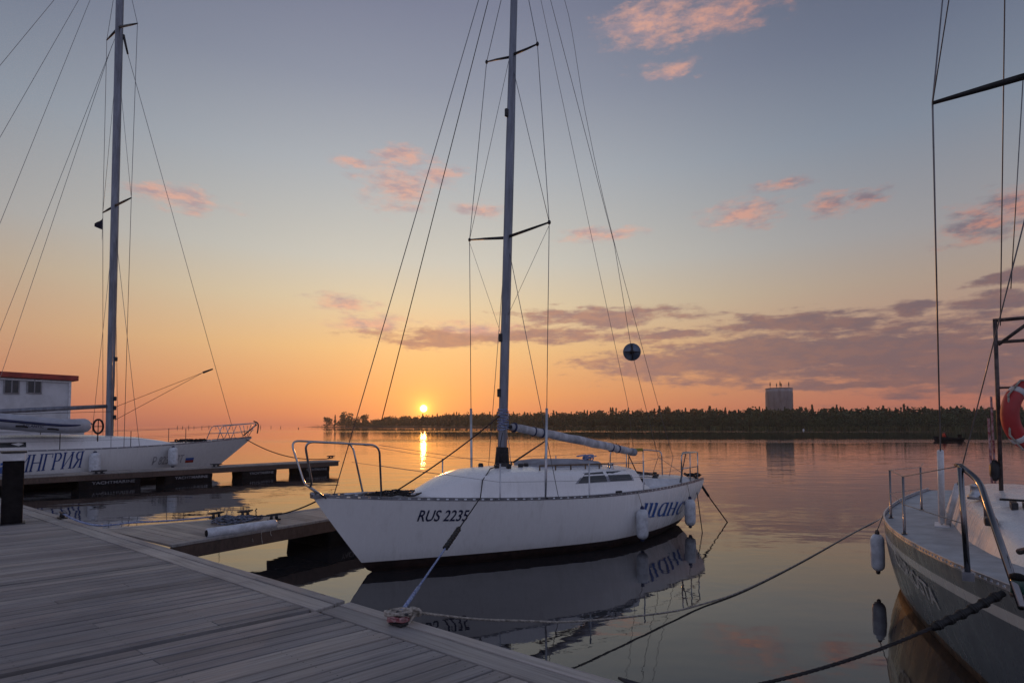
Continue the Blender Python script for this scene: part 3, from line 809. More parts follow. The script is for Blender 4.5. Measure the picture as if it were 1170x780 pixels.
    def stanchion(s, x, sd_, h=.58, m=None, yin=.06):
        y = sd_ * (s.hb(x, s.sheer(x)) - yin); z = s.deckz(x, y); m = m or CHROME
        mb = MB().tube([(x, y, z), (x, y, z + .04), (x, y, z + h)], [.016, .0125, .0125], 8); mb.box((x, y, z + .008), (.07, .05, .016))
        s.part(mb, 'stanchion', m); return Vector((x, y, z + h))
    def wire(s, pts, r=.0055, name='shroud', m=None, parent=None):
        return s.part(MB().tube(pts, r, 6), name, m or WIRE, parent)

# ================= the middle yacht
Y = Yacht('white sloop moored bow-in at the centre, RUS 2235 on her bow', (-2.689, 7.734), R(38.6), 8.12, 2.5, 1.125, .90, .947, .82, .50, ft0=.58, ft1=.36, side=-1)
def rz(off): return lambda x: off / Y.sheer(x)
anti = lambda x: 1 - 0.15 / Y.sheer(x)
bot = lambda x: 1 + 0.4 / Y.sheer(x)
Y.hull([(lambda x: 0.0, anti, 12, 0), (anti, bot, 5, 1)], [WHITE, ANTI])
Y.deck(DECK, (6.15, 7.45))
Y.toerail(ALUD)
Y.cabin([(1.45, .16, .10, .01), (1.75, .36, .26, .12), (2.1, .52, .42, .27), (2.5, .68, .57, .37), (3.1, .82, .72, .41), (4.0, .92, .82, .41), (5.0, .95, .84, .40), (5.78, .95, .82, .38), (5.95, .94, .74, .20), (6.12, .92, .70, .03)], WHITE)
# windows on both sides
for sd_ in (-1, 1):
    for quad in ([(660, 551.5), (667.5, 540.5), (688, 538.5), (693.5, 549.5)], [(697, 549.2), (691.5, 538.3), (715, 537.0), (722, 547.8)]):
        hs = [Y.cabhit(*q) for q in quad]
        if None in hs: print('window miss', quad, hs)
        def patch(hs, grow, offy):
            c_ = sum(hs, Vector()) / 4; vs = []
            rows = []
            for v in (0, .5, 1):
                row = []
                for u in (0, .25, .5, .75, 1):
                    lo = hs[0].lerp(hs[3], u); hi = hs[1].lerp(hs[2], u); q = lo.lerp(hi, v); q = c_ + (q - c_) * grow
                    row.append((q.x, Y.cabside(q.x, q.z, sd_) + sd_ * offy, q.z))
                rows.append(row)
            return MB().grid(rows)
        w_ = Y.part(patch(hs, 1.16, .004), 'window', CANVASD); Y.part(patch(hs, 1.0, .009), 'pane', GLASS, w_)
# cockpit coamings
for sd_ in (-1, 1):
    mb = MB(); rows = []
    for i in range(9):
        x = 6.1 + i * .18; h = .17 - .012 * i; y0, y1 = sd_ * .54, sd_ * .72
        z = Y.deckz(x, y0) - .02; rows.append([(x, y1 + sd_ * .05, z), (x, y1, z + h * .9), (x, y1 - sd_ * .03, z + h), (x, y0, z + h), (x, y0, z)])
    mb.grid(rows, 0, True); mb.add(rows[-1], [(0, 1, 2, 3, 4)]); Y.part(mb, 'coaming', DECK)
    mb = MB().lathe([(.055, 0), (.055, .03), (.038, .05), (.036, .09), (.048, .11), (.02, .125)], (6.55, sd_ * .64, Y.deckz(6.55, .6) + .12)); Y.part(mb, 'winch', STEELD)
# sliding hatch cover on the roof, covered with grey canvas
mb = MB(); rows = []
for x, w, h in [(3.72, .30, .02), (3.8, .40, .10), (4.2, .43, .13), (5.0, .43, .12), (5.25, .42, .10), (5.33, .38, .02)]:
    z = Y.cabtop(x) - .03; rows.append([(x, -w, z), (x, -w * .97, z + h * .7), (x, -w * .8, z + h), (x, 0, z + h * 1.12), (x, w * .8, z + h), (x, w * .97, z + h * .7), (x, w, z)])
mb.grid(rows, 0, True); mb.add(rows[0], [tuple(range(7))]); mb.add(rows[-1], [tuple(range(7))]); Y.part(mb, 'hatch_cover', CANVASD)
# foredeck hatch
mb = MB().box((1.25, 0, Y.deckz(1.25, 0) + .02), (.42, .42, .05)); Y.part(mb, 'foredeck_hatch', WHITEP, bevel=.012)
# mast
mf = Y.ctr(573, 523); mtop_ = Y.ctr(587.3, 0)
mf = Vector((3.22, 0, Y.cabtop(3.22) - .02))
md = (Vector((mtop_.x, 0, mtop_.z)) - mf).normalized()
def mast_at(z): return mf + md * ((z - mf.z) / md.z)
MZ = 10.9
rows = []; mbm = MB()
for z in [mf.z, 3, 5, 7, 9, MZ]:
    c_ = mast_at(z); k = 1 if z < 9 else .8
    rows.append([(c_.x + .088 * k * math.cos(a), .062 * k * math.sin(a), c_.z) for a in [2 * math.pi * i / 20 for i in range(21)]])
mbm.grid(rows, 0, True); mast = Y.part(mbm, 'mast', MASTM)
mbm = MB(); p = mast_at(mf.z + .01); mbm.lathe([(.14, 0), (.14, .03), (.105, .06)], p); Y.part(mbm, 'mast_step', STEELD, mast)
c0, c1 = mast_at(mf.z + .05), mast_at(mf.z + .34)
Y.part(MB().tube([c0, c1], [.125, .105], 14), 'mast_collar', ROPED, mast)
# halyards made fast round the lower mast, blue flecked turns
mb = MB(); pts = []
za = Y.ctr(574, 492).z; zb_ = Y.ctr(574, 467).z
for i in range(90):
    a = i * .62; z = za + (zb_ - za) * i / 89 + .012 * math.sin(i * 1.7); c_ = mast_at(z); pts.append((c_.x + .103 * math.cos(a), .078 * math.sin(a), z))
mb.tube(pts, .0095, 5); Y.part(mb, 'halyard_turns', ROPEB, mast)
# halyard lines running down the mast to the deck
for dy, dx in ((-.10, .03), (.09, .02), (-.05, -.10)):
    a = mast_at(za + .1); c_ = mast_at(mf.z + .06)
    Y.part(MB().tube(smoothpath([a + Vector((.0, dy * .7, 0)), a.lerp(c_, .5) + Vector((dx, dy * 1.4, 0)), c_ + Vector((dx * 1.5, dy * 1.8, 0))]), .006, 5), 'halyard', ROPEW if dx > 0 else ROPED, mast)
for zc, sx in ((mast_at(3.6).z, -.1), (2.65, -.1), (7.6, -.1)):
    c_ = mast_at(zc); Y.part(MB().box((c_.x + sx, 0, zc), (.06, .05, .14)), 'mast_fitting', STEELD, mast, bevel=.01)
# turning blocks and clutches round the mast foot
for i, (x, y) in enumerate([(2.95, -.22), (2.92, .2), (3.42, -.26), (3.5, .22), (3.1, -.34), (3.62, -.16)]):
    z = Y.cabtop(x) - .03; mb = MB().tube([(x, y - .03, z + .05), (x, y + .03, z + .05)], .035, 10); mb.box((x, y, z + .02), (.07, .05, .04)); Y.part(mb, 'turning_block', STEELD)
# spreaders
tips = {}
for key, mpy, tl, tr, r in (('low', 270, (536.5, 274), (627.5, 254), .022), ('high', 63, (556, 71), (614, 50.5), .019)):
    mp = Y.ctr(577 if key == 'low' else 584.5, mpy); mp.y = 0; mp = mast_at(mp.z)
    for sd_, t in ((1, tl), (-1, tr)):
        q = Y.ath(*t, mp.x + .12)
        Y.part(MB().tube([mp + Vector((0, sd_ * .05, 0)), mp.lerp(q, .6), q], [r * 1.25, r, r * .7], 8).lathe([(.02, -.03), (.03, 0), (.02, .03)], q, n=8), 'spreader', STEELD, mast)
        tips[key, sd_] = q
head = mast_at(MZ)
# shrouds, with white plastic turnbuckle covers
for sd_, foot_px, tubetop in ((-1, (627, 562), (627, 466)), (1, None, (526, 467))):
    if sd_ == -1: ft = Vector((3.30, -1.02, Y.deckz(3.3, 1.02)))
    else: ft = Vector((3.30, 1.02, Y.deckz(3.3, 1.02)))
    lt, ht = tips['low', sd_], tips['high', sd_]
    tz = Y.ath(*tubetop, 3.32).z; tt = (tz - ft.z) / (lt.z - ft.z)
    Y.wire([ft, lt, ht, head + Vector((0, sd_ * .05, -.1))], .0065)
    Y.part(MB().tube([ft + Vector((0, 0, .03)), ft.lerp(lt, tt * .25), ft.lerp(lt, tt)], [.015, .022, .022], 8), 'turnbuckle_cover', ALU)
    Y.part(MB().box(ft + Vector((0, 0, .02)), (.12, .03, .05)), 'chainplate', STEELD)
    low0 = mast_at(tips['low', sd_].z - .28) + Vector((0, sd_ * .05, 0))
    Y.wire([Vector((3.62, sd_ * .98, Y.deckz(3.6, .98))), low0], .0055)
    Y.wire([lt, mast_at(ht.z - .3) + Vector((0, sd_ * .05, 0))], .005, 'diagonal_wire')
    m2 = Y.ctr(581 if sd_ < 0 else 568, 362 if sd_ < 0 else 388)
    Y.wire([lt - Vector((0, 0, .05)), mast_at(m2.z) + Vector((0, sd_ * .05, 0))], .0035, 'flag_halyard')
# forestay, jib halyard, backstays, topping lift
fs0 = Y.ctr(374, 561); fs0 = Vector((.28, 0, Y.deckz(.28, 0)))
fstop = mast_at(9.6) + Vector((-.09, 0, 0))
fsx = Y.ctr(402, 470); fst2 = Y.ctr(547, 0)
Y.wire([fs0, Vector((fst2.x, 0, fst2.z)), fs0 + (Vector((fst2.x, 0, fst2.z)) - fs0) * 1.12], .0065, 'forestay')
jh0 = Y.ctr(436, 480, -.45); jh1 = Y.ctr(558, 0, -.08)
Y.wire([jh0, jh1, jh0 + (jh1 - jh0) * 1.15], .0065, 'jib_halyard', ROPED)
def st_end(px, py, x, y): q = Y.ctr(px, py, y); return q
tail = Vector((7.75, 0, Y.deckz(7.75, 0)))
b1 = [Y.ctr(752, 522, -.0), Y.ctr(722, 402), Y.ctr(702, 280), Y.ctr(629, 0), head + Vector((.1, 0, 0))]
b2 = [Y.ctr(769, 522, -.0), Y.ctr(747, 445), Y.ctr(695, 250), Y.ctr(668, 125), Y.ctr(645, 0), head + Vector((.35, 0, .02))]
Y.wire(b1, .0055, 'backstay'); Y.wire(smoothpath(b2), .005, 'backstay')
bs = [Y.ctr(752, 522), Vector((7.8, -.55, Y.deckz(7.8, .5)))]
Y.wire([bs[0], (7.95, -.5, Y.deckz(7.9, .5))], .006, 'backstay_bridle'); Y.wire([bs[0], (7.95, .5, Y.deckz(7.9, .5))], .006, 'backstay_bridle')
Y.wire([Y.ctr(769, 522), (7.9, 0, Y.deckz(7.9, 0))], .006, 'backstay_bridle')
# boom under a stowed sail in its grey cover
g0 = Y.ctr(584, 487.5); g1 = Y.ctr(722, 516)
g0.y = 0; g1.y = 0
mb = MB(); path = []; rs = []
for i in range(15):
    t = i / 14; path.append(g0.lerp(g1, t) + Vector((0, .008 * math.sin(i * 2.3), .012 * math.sin(t * 3.14) + .006 * math.sin(i * 1.9)))); rs.append((.068 + .012 * math.sin(t * 2.5) + .003 * math.sin(i * 2.9)) if 0 < i < 14 else .058)
mb.tube(path, rs, 14)
boom = Y.part(mb, 'boom', CANVAS)
Y.part(MB().tube([g1 - md * 0 + (g1 - g0).normalized() * -.02, g1 + (g1 - g0).normalized() * .09], [.084, .076], 14), 'boom_end_cap', CANVASD, boom)
Y.part(MB().tube([g0 - (g1 - g0).normalized() * .12, g0], .035, 8), 'gooseneck', STEELD, boom)
for t in (.02, .16, .22, .80, .86):
    c_ = g0.lerp(g1, t); d_ = (g1 - g0).normalized(); Y.part(MB().tube([c_ - d_ * .012, c_ + d_ * .012], .088, 14), 'sail_tie', NAVYC, boom)
Y.wire([g1 + Vector((.05, 0, .09)), Y.ctr(717, 460), Y.ctr(678, 280), Y.ctr(618, 0), head + Vector((.05, 0, -.05))], .0045, 'topping_lift')
Y.wire([g1 + Vector((-.1, 0, -.09)), (5.9, -.5, Y.deckz(5.9, .5) + .12)], .009, 'mainsheet', ROPED)
vg = g0.lerp(g1, .26)
Y.wire([vg + Vector((0, 0, -.08)), (vg.x - .02, .06, Y.cabtop(vg.x) + .02)], .008, 'vang', ROPED)
Y.part(MB().tube([(3.55, .1, Y.cabtop(3.5) + .05), Y.ctr(624, 503)], [.018, .012], 6), 'vang_strut', RUSTY)
# rope coil on the cabin roof
mb = MB()
for i in range(8):
    c_ = Vector((4.95 + random.uniform(-.1, .12), -.28 + random.uniform(-.06, .06), Y.cabtop(5) + .09 + .012 * i)); rr = random.uniform(.07, .12); tl = random.uniform(-.5, .5)
    mb.tube([c_ + Vector((rr * math.cos(a), rr * .8 * math.sin(a), rr * tl * math.cos(a + i))) for a in [2 * math.pi * k / 14 for k in range(14)]], .011, 5, closed=True)
tag(mb.build('rope_coil', ROPEB, None, (0, 0, 0)), 'blue flecked rope coiled on the cabin roof of the middle yacht', 'rope')
rc_ = bpy.context.scene.objects['rope_coil']; rc_.matrix_world = Matrix.Translation(Y.bow) @ Matrix.Rotation(Y.ang, 4, 'Z')
# winches / cleats on the coachroof aft end
for x, y in ((5.3, -.62), (5.38, -.5)):
    Y.part(MB().lathe([(.05, 0), (.05, .03), (.034, .05), (.034, .10), (.045, .12)], (x, y, Y.cabtop(x) - .07)), 'roof_winch', CHROME)
TEAK = mat('weathered_teak', (0.16, 0.10, 0.06), 0.7, var=0.25, vscale=14)
for sd_ in (-1, 1):
    xs_ = [3.55 + .12 * i for i in range(15)]
    hr = MB().tube([Vector((x, sd_ * .60, Y.cabtop(x) + .018 + .012)) for x in xs_], .014, 6)
    for x in xs_[::3]: hr.tube([(x, sd_ * .60, Y.cabtop(x) - .05), (x, sd_ * .60, Y.cabtop(x) + .03)], .013, 6)
    Y.part(hr, 'handrail', TEAK)
    Y.part(MB().tube([Vector((x, sd_ * (Y.hb(x, Y.sheer(x)) - .11), Y.deckz(x, 1.0) + .014)) for x in [4.2 + .2 * i for i in range(9)]], .013, 5), 'genoa_track', STEELD)
    Y.part(MB().box((4.9, sd_ * (Y.hb(4.9, .9) - .11), Y.deckz(4.9, 1.0) + .035), (.13, .05, .05)), 'track_car', STEELD, bevel=.01)
Y.part(MB().lathe([(.06, 0), (.065, .012), (.04, .022)], (7.3, -.58, Y.deckz(7.3, .6) - .005), n=14), 'deck_filler', CHROME)
# pulpit: one bent tube with a low opening at the stem
def dk(x, y): return Y.deckz(x, y)
ph = .78
def prail(sd_):
    ya, yb = .64, .30
    a0 = Vector((.86, sd_ * (Y.hb(.86, Y.sheer(.86)) - .04), dk(.86, .4)))
    a1 = Vector((.74, sd_ * .46, a0.z + ph)); f1_ = Vector((-.22, sd_ * .28, dk(.1, 0) + ph)); f0 = Vector((-.06, sd_ * .15, dk(.1, 0) + .17))
    return [a0, a1, f1_, f0]
P_, S_ = prail(-1), prail(1)
Y.part(MB().tube(roundpath([P_[0], P_[1], P_[2], P_[3], S_[3], S_[2], S_[1], S_[0]], .13, 6), .0145, 10), 'pulpit', CHROME)
Y.part(MB().tube([P_[3].lerp(S_[3], .3), (.16, -.06, dk(.15, 0))], .012, 8).tube([P_[3].lerp(S_[3], .7), (.16, .06, dk(.15, 0))], .012, 8), 'pulpit_strut', CHROME)
Y.part(MB().tube([Vector((.55, -.14, dk(.5, 0))), Vector((.55, -.14, dk(.5, 0) + .05))], .03, 8).tube([(.38, -.14, dk(.5, 0) + .06), (.72, -.14, dk(.5, 0) + .06)], .018, 8), 'bow_cleat', ALU)
Y.part(MB().box((.10, 0, dk(.1, 0) + .03), (.24, .12, .05)).tube([(.0, -.05, dk(.1, 0) + .06), (.0, .05, dk(.1, 0) + .06)], .03, 8), 'bow_roller', ALUD)
# stanchions and lifelines
for sd_ in (-1, 1):
    tops = [P_[1] if sd_ < 0 else S_[1]]
    for x in (2.55, 4.15, 5.55): tops.append(Y.stanchion(x, sd_, .56, m=ALU))
    q = Vector((7.02, sd_ * (Y.hb(7.02, Y.sheer(7.02)) - .07), dk(7.0, .7) + .58)); tops.append(q)
    Y.wire(tops, .0035, 'lifeline')
    Y.wire([t - Vector((0, 0, .28)) for t in tops], .003, 'lifeline')
# pushpit
for sd_ in (-1, 1):
    h0 = lambda x: sd_ * (Y.hb(x, Y.sheer(x)) - .07)
    p0 = Vector((7.0, h0(7.0), dk(7.0, .7))); p1 = Vector((7.02, h0(7.02), p0.z + .6)); p2 = Vector((7.92, h0(7.92), p0.z + .6)); p3 = Vector((7.98, sd_ * .26, p0.z + .58)); p4 = Vector((8.0, sd_ * .26, dk(8.0, .3)))
    Y.part(MB().tube(roundpath([p0, p1, p2, p3, p4], .1, 5), .0135, 9), 'pushpit', CHROME)
    for xl in (7.45, 7.9): Y.part(MB().tube([(xl, h0(xl), dk(xl, .7)), (xl, h0(xl), p0.z + .6)], .0125, 8), 'pushpit_leg', CHROME)
    Y.part(MB().tube([p0 + Vector((.03, 0, .3)), (7.9, h0(7.9), p0.z + .3)], .011, 7), 'pushpit_rail', CHROME)
Y.part(MB().tube([(7.15, -.80, dk(7, .8) + .02), (7.4, -.78, dk(7, .8) + .62)], .012, 6), 'pushpit_brace', RUSTY)
Y.part(MB().tube([(7.65, .66, dk(7, .8) + .02), (7.4, .80, dk(7, .8) + .62)], .012, 6), 'pushpit_brace', RUSTY)
# yellow foam sleeve on the far stern rail
q0 = Y.ctr(733, 513, .80); q1 = Y.ctr(768, 514, .80)
Y.part(MB().tube([Vector((x, Y.hb(x, .93) - .07, dk(7.0, .7) + .60)) for x in (7.08, 7.45, 7.88)], [.036, .042, .036], 10), 'foam_sleeve', YELL)
# tiller and dark gear in the cockpit
Y.part(MB().tube([(7.5, 0, dk(7.5, 0) + .05), (6.5, .1, dk(6.5, 0) + .22)], [.03, .02], 8), 'tiller', RUSTY)
Y.part(MB().box((6.2, .0, dk(6.15, 0) + .1), (.05, .62, .42)), 'companionway_board', GLASS)
def strokes_on(boat, LS, word, a, c_, hgt, shear, thick):
    """letters painted as brush strokes on the topsides between two local points"""
    tot_w = sum(LS[ch][1] for ch in word); mb = MB(); cx = 0; sd_ = boat.side
    for ch in word:
        st, w = LS[ch]
        for (x0, y0), (x1, y1), th in st:
            d_ = Vector((x1 - x0, y1 - y0)); nn = Vector((-d_.y, d_.x)).normalized() * th / 2 * thick
            rows = []; lay = .008 + .0004 * (len(mb.f) % 7); p0_, p1_ = Vector((x0, y0)), Vector((x1, y1))
            for k in range(7):
                row = []
                for g in (p0_.lerp(p1_, k / 6) - nn, p0_.lerp(p1_, k / 6) + nn):
                    u = (cx + g.x + shear * g.y) / tot_w; x = a.x + (c_.x - a.x) * u; z = a.z + (c_.z - a.z) * u + g.y * hgt; row.append((x, sd_ * (boat.hb(x, z) + lay), z))
                rows.append(row)
            mb.grid(rows, 0, False)
        cx += w
    return mb
def chance_strokes():
    T, S = .17, .06
    def poly(pts, ths): return [(p, q, t) for p, q, t in zip(pts, pts[1:], ths)]
    def stem(x): return [((x, -.02), (x, 1), T), ((x - .16, .97), (x + .02, .97), S), ((x, .03), (x + .17, .03), S)]
    return {'ш': (stem(.16) + stem(.52) + stem(.88) + [((.1, .03), (1.0, .03), S)], 1.12),
            'а': (stem(.66) + poly([(.66, .88), (.46, .98), (.26, .88), (.14, .62), (.12, .34), (.2, .1), (.36, .02), (.52, .12), (.66, .34)], [S, .08, .13, T, T, .13, .08, S]), .88),
            'н': (stem(.16) + stem(.68) + [((.16, .52), (.68, .52), S)], .92),
            'с': (poly([(.66, .72), (.62, .9), (.46, .98), (.28, .88), (.16, .62), (.14, .36), (.22, .1), (.40, .0), (.58, .08), (.68, .24)], [.12, .08, .08, .13, T, T, .13, .08, S]), .78)}
# lettering
a = Y.hit(476, 595); c_ = Y.hit(534, 594.5); Y.hulltext('RUS 2235', a, c_, abs(a.z - Y.hit(476, 583).z) * 1.05, NAVYP, shear=.22, bold=.012)
a = Y.hit(731, 591); c_ = Y.hit(777, 586.5); Y.part(strokes_on(Y, chance_strokes(), 'шанс', a, c_, (Y.hit(755, 572).z - Y.hit(755, 588).z) * .95, .22, 1.0), 'lettering', BLUEP)
# ------------------------------------------------------------------ fenders
def fender(label, top, length, r, eye, anchor, mats=(FEND, NAVYC), group='fenders hung from the yachts', lean=(0, 0)):
    t = thing('fender', label, 'fender', (top.x, top.y, top.z - length), 0, group)
    M = Matrix.Rotation(lean[0], 3, 'X') @ Matrix.Rotation(lean[1], 3, 'Y')
    h = length
    MB().lathe([(r * .25, .02), (r * .62, .035), (r * .90, .035 + r * .35), (r, .035 + r * .8), (r * 1.02, h * .5), (r, h - .035 - r * .8), (r * .90, h - .035 - r * .35), (r * .62, h - .035), (r * .25, h - .02)], M=M, n=18).build('body', mats[0], t)
    MB().lathe([(r * .2, -.02), (r * .34, .0), (r * .30, .045)], M=M, n=10).build('eye', mats[1], t)
    MB().lathe([(r * .30, h - .045), (r * .34, h), (r * .2, h + .03)], M=M, n=10).build('eye', mats[1], t)
    MB().tube([M @ Vector((0, 0, h + .02)), Vector(anchor) - Vector(t.location)], .006, 5).build('lanyard', ROPEW, t)
    return t
def yfender(yt, px, pyt, pyb, r, label, sd_, mats=(FEND, NAVYC), lean=(0, 0)):
    """fender lying against the topsides"""
    q = yt.hit(px, pyt + 4); x = q.x; zt_ = q.z
    zb_ = yt.loc(onplane(px, pyb, yt.wld(q), yt.Y)).z; L_ = zt_ - zb_
    y = sd_ * (max(yt.hb(x, zt_), yt.hb(x, (zt_ + zb_) / 2)) + r * 1.0)
    return fender(label, yt.wld((x, y, zt_)), L_, r, None, yt.wld((x, sd_ * yt.hb(x, yt.sheer(x)), yt.sheer(x) + .04)), mats, lean=lean)
yfender(Y, 728, 575, 616, .105, 'white fender hanging just ahead of the blue name on the middle yacht', -1)
yfender(Y, 783, 564, 601, .105, 'white fender hanging behind the blue name near the stern of the middle yacht', -1)

# radar reflector on the backstay
rp_ = Y.wld(Y.ctr(722, 402)); t = thing('radar_reflector', 'round blue-grey radar reflector hung on the backstay of the middle yacht', 'radar reflector', rp_ - Vector((0, 0, .18)))
vd = (EYE - rp_).normalized(); Mq = (vd + Vector((.12, 0, .05))).normalized().to_track_quat('Z', 'Y').to_matrix()
REFL = mat('reflector_metal', (0.15, 0.19, 0.25), 0.4, 0.5, var=0.15)
for k, M2 in enumerate((Matrix.Identity(3), Matrix.Rotation(R(90), 3, 'X'), Matrix.Rotation(R(90), 3, 'Y'))):
    rr = .185 if k == 0 else .178
    MB().lathe([(rr, -.004), (rr, .004)], (0, 0, .18), Mq @ M2, n=36).build('plate', REFL if k == 0 else STEELD, t)
MB().lathe([(.05, .012), (.045, .03), (.02, .04)], (0, 0, .18), Mq, n=12).build('hub', STEELD, t)

# stern mooring lines of the middle yacht
def rope(name, label, path, r, m, twist=False, cat='rope', group=None):
    mb = rope_mb(path, r, twist); c_ = Vector(path[0]); o = mb.build(name, m, None, c_); o.location = c_
    return tag(o, label, cat, group)
sa = Y.wld((8.05, -.55, Y.sheer(8.05) + .03)); sw = onz(833, 599, -.05)
pt = smoothpath([sa, sa.lerp(sw, .12) + Vector((0, 0, .03)), sa.lerp(sw, .45) + Vector((0, 0, .0)), sa.lerp(sw, .65), sw])
sr = thing('stern_line', 'stern rope of the middle yacht with a thick black sleeve running down to the water', 'rope', sw)
rope_mb(pt, .014, True).build('rope', ROPED, sr, sw)
MB().tube(pt[2:12], .028, 8).build('chafe_sleeve', BLACK, sr, sw)
sb2 = onz(803, 612, -.05); rope('stern_line', 'thin slack rope hanging straight down from the stern of the middle yacht', [sa, sa.lerp(sb2, .5), sb2], .009, ROPED)
mb = MB()
for i in range(7):
    c2 = sa + Vector((random.uniform(-.16, .08), random.uniform(-.1, .1), .03 + random.uniform(0, .04))); rr = random.uniform(.05, .09)
    mb.tube([c2 + Vector((rr * math.cos(a), rr * math.sin(a), .02 * math.sin(a * 2 + i))) for a in [2 * math.pi * k / 12 for k in range(12)]], .014, 5, closed=True)
o = mb.build('rope_coil', ROPED, None, sa); o.location = sa; tag(o, 'dark rope heaped on the stern corner of the middle yacht', 'rope')
# dark halyard led from the foredeck to the mast
ha = Y.wld((1.0, -.25, dk(1, .2) + .04)); hb_ = Y.wld(mast_at(zb_ - .12) + Vector((-.1, -.03, 0)))
rope('halyard_rope', 'dark rope stretched from the foredeck up to the mast of the middle yacht', sagline(ha, hb_, .05), .011, ROPED)
mb = MB()
for i in range(9):
    c2 = Y.wld((.85 + .06 * i, -.1 - .03 * (i % 3), dk(.9, .1) + .02 + .012 * (i % 4))); rr = .10 + .02 * (i % 3)
    mb.tube([c2 + Vector((rr * 1.5 * math.cos(a), rr * math.sin(a), .015 * math.sin(a * 3 + i))) for a in [2 * math.pi * k / 14 for k in range(14)]], .012, 5, closed=True)
o = mb.build('rope_coil', ROPED, None, ha); o.location = ha; tag(o, 'dark rope flaked on the foredeck inside the pulpit of the middle yacht', 'rope')

# ================= the right yacht
Z = Yacht('slate grey yacht with a pale stripe at the right edge, seen over her bow', (2.95, 2.70), R(53), 8.8, 2.74, 1.09, .90, .94, .60, .8, smx=.60, p0=1.75, p1=1.35, side=1)
def zr(o_): return lambda x: o_ / Z.sheer(x)
za_ = lambda x: 1 - .10 / Z.sheer(x)
zb2 = lambda x: 1 + .4 / Z.sheer(x)
Z.hull([(lambda x: 0.0, zr(.15), 2, 1), (zr(.15), zr(.235), 2, 2), (zr(.235), za_, 9, 0), (za_, zb2, 5, 3)], [SLATE, SLATE2, STRIPE, ANTIB])
DECKG = mat('vignetted_grey_deck', (0.36, 0.39, 0.42), 0.6, var=0.12, vscale=4, bump=0.2, bscale=140)  # grey-blue deck, colour lowered to imitate vignette darkening on the right side
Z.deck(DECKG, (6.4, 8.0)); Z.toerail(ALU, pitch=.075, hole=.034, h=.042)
Z.cabin([(1.70, .16, .1, .01), (2.05, .30, .22, .10), (2.5, .42, .34, .22), (3.1, .53, .45, .31), (3.8, .60, .52, .36), (5.0, .68, .60, .38), (6.0, .72, .62, .36), (6.3, .72, .55, .05)], CREAM)
Z.part(MB().box((1.30, .05, Z.deckz(1.3, 0) + .02), (.46, .46, .05)).tube([(1.14, -.1, Z.deckz(1.3, 0) + .05), (1.14, .2, Z.deckz(1.3, 0) + .05)], .012, 6), 'foredeck_hatch', WHITEP, bevel=.012)
Z.part(MB().add([(1.2, -.05, Z.deckz(1.3, 0) + .049), (1.42, -.1, Z.deckz(1.3, 0) + .049), (1.38, .14, Z.deckz(1.3, 0) + .049)], [(0, 1, 2)]), 'hatch_marking', REDP)
a = Z.hit(1027, 650); 
a = Z.hit(1022, 645); c_ = Z.hit(1077, 697)
print('name pts', a, c_)
# mast off to the right, with visible port spreader and shrouds
zmf = Vector((2.80, 0, Z.cabtop(2.8) - .02)); zq = Z.ctr(1196, 0); zmt = zmf + (Vector((zq.x, 0, zq.z)) - zmf) * 1.3; zmd = (zmt - zmf)
def zmast(z): return zmf + zmd * ((z - zmf.z) / zmd.z)
mb = MB(); mb.tube([zmf, zmt], .085, 16); zmast_o = Z.part(mb, 'mast', MASTM)
inn = Z.ctr(1196, 80); inn.y = 0; tipw = Z.loc(onz(1065.5, 118, inn.z - .04))

for sd_ in (1, -1):
    q = Vector((tipw.x, sd_ * tipw.y, tipw.z)); Z.part(MB().tube([inn, inn.lerp(q, .5), q], [.03, .026, .016], 8), 'spreader', BLACK, zmast_o)
    ft = Vector((3.70, sd_ * .80, Z.deckz(3.7, .8)))
    if sd_ == 1:
        fq = Z.loc(onz(1076, 590, 1.03)); ft = Vector((fq.x, fq.y, Z.deckz(fq.x, fq.y))); print('chain', ft)
    Z.wire([ft, q, Z.ath(1077, 0, 3.5) if sd_ == 1 else zmast(11)], .007)
    Z.wire([q, zmast(9.0)], .005, 'diagonal_wire')
    top_t = Z.ath(1072, 513, ft.x).z
    tt = (top_t - ft.z) / (q.z - ft.z)
    Z.part(MB().tube([ft.lerp(q, .01), ft.lerp(q, tt)], .031, 10), 'turnbuckle_cover', WHITEP)
    l2 = zmast(tipw.z - .4)
    f3 = ft + Vector((-.12, -sd_ * .02, 0)) if sd_ < 0 else ft + Vector((.03, -.05, 0))
    Z.wire([f3, l2], .006); dd2 = (l2 - f3)
    Z.part(MB().tube([f3 + dd2 * .004, f3 + dd2 * (.62 / dd2.length)], .031, 10), 'turnbuckle_cover', WHITEP)
    Z.part(MB().box(ft + Vector((0, 0, .006)), (.34, .14, .012)), 'chainplate', WHITEP)
# other wires seen against the sky at the right
w1 = zmast(11.2)
Z.wire([Z.ctr(1143, 372, .1), Z.ctr(1148, 0, .1), Z.ctr(1149, -60, .1)], .006, 'halyard')
Z.wire([Z.loc(ond(1155, 330, 6.0)), Z.loc(ond(1169, 90, 5.6))], .005, 'halyard')
# stanchions
zs = [Z.stanchion(x, 1, .62, CHROMED, y_) for x, y_ in ((3.55, .10), (4.95, .08))]
zf = [Z.stanchion(x, -1, .60, CHROME, .07) for x in (3.45, 4.9)]
qs_ = Z.loc(onz(1053, 578, .97)); zs.append(Z.stanchion(qs_.x, 1, .60, CHROMED, max(.05, Z.hb(qs_.x, Z.sheer(qs_.x)) - qs_.y)))
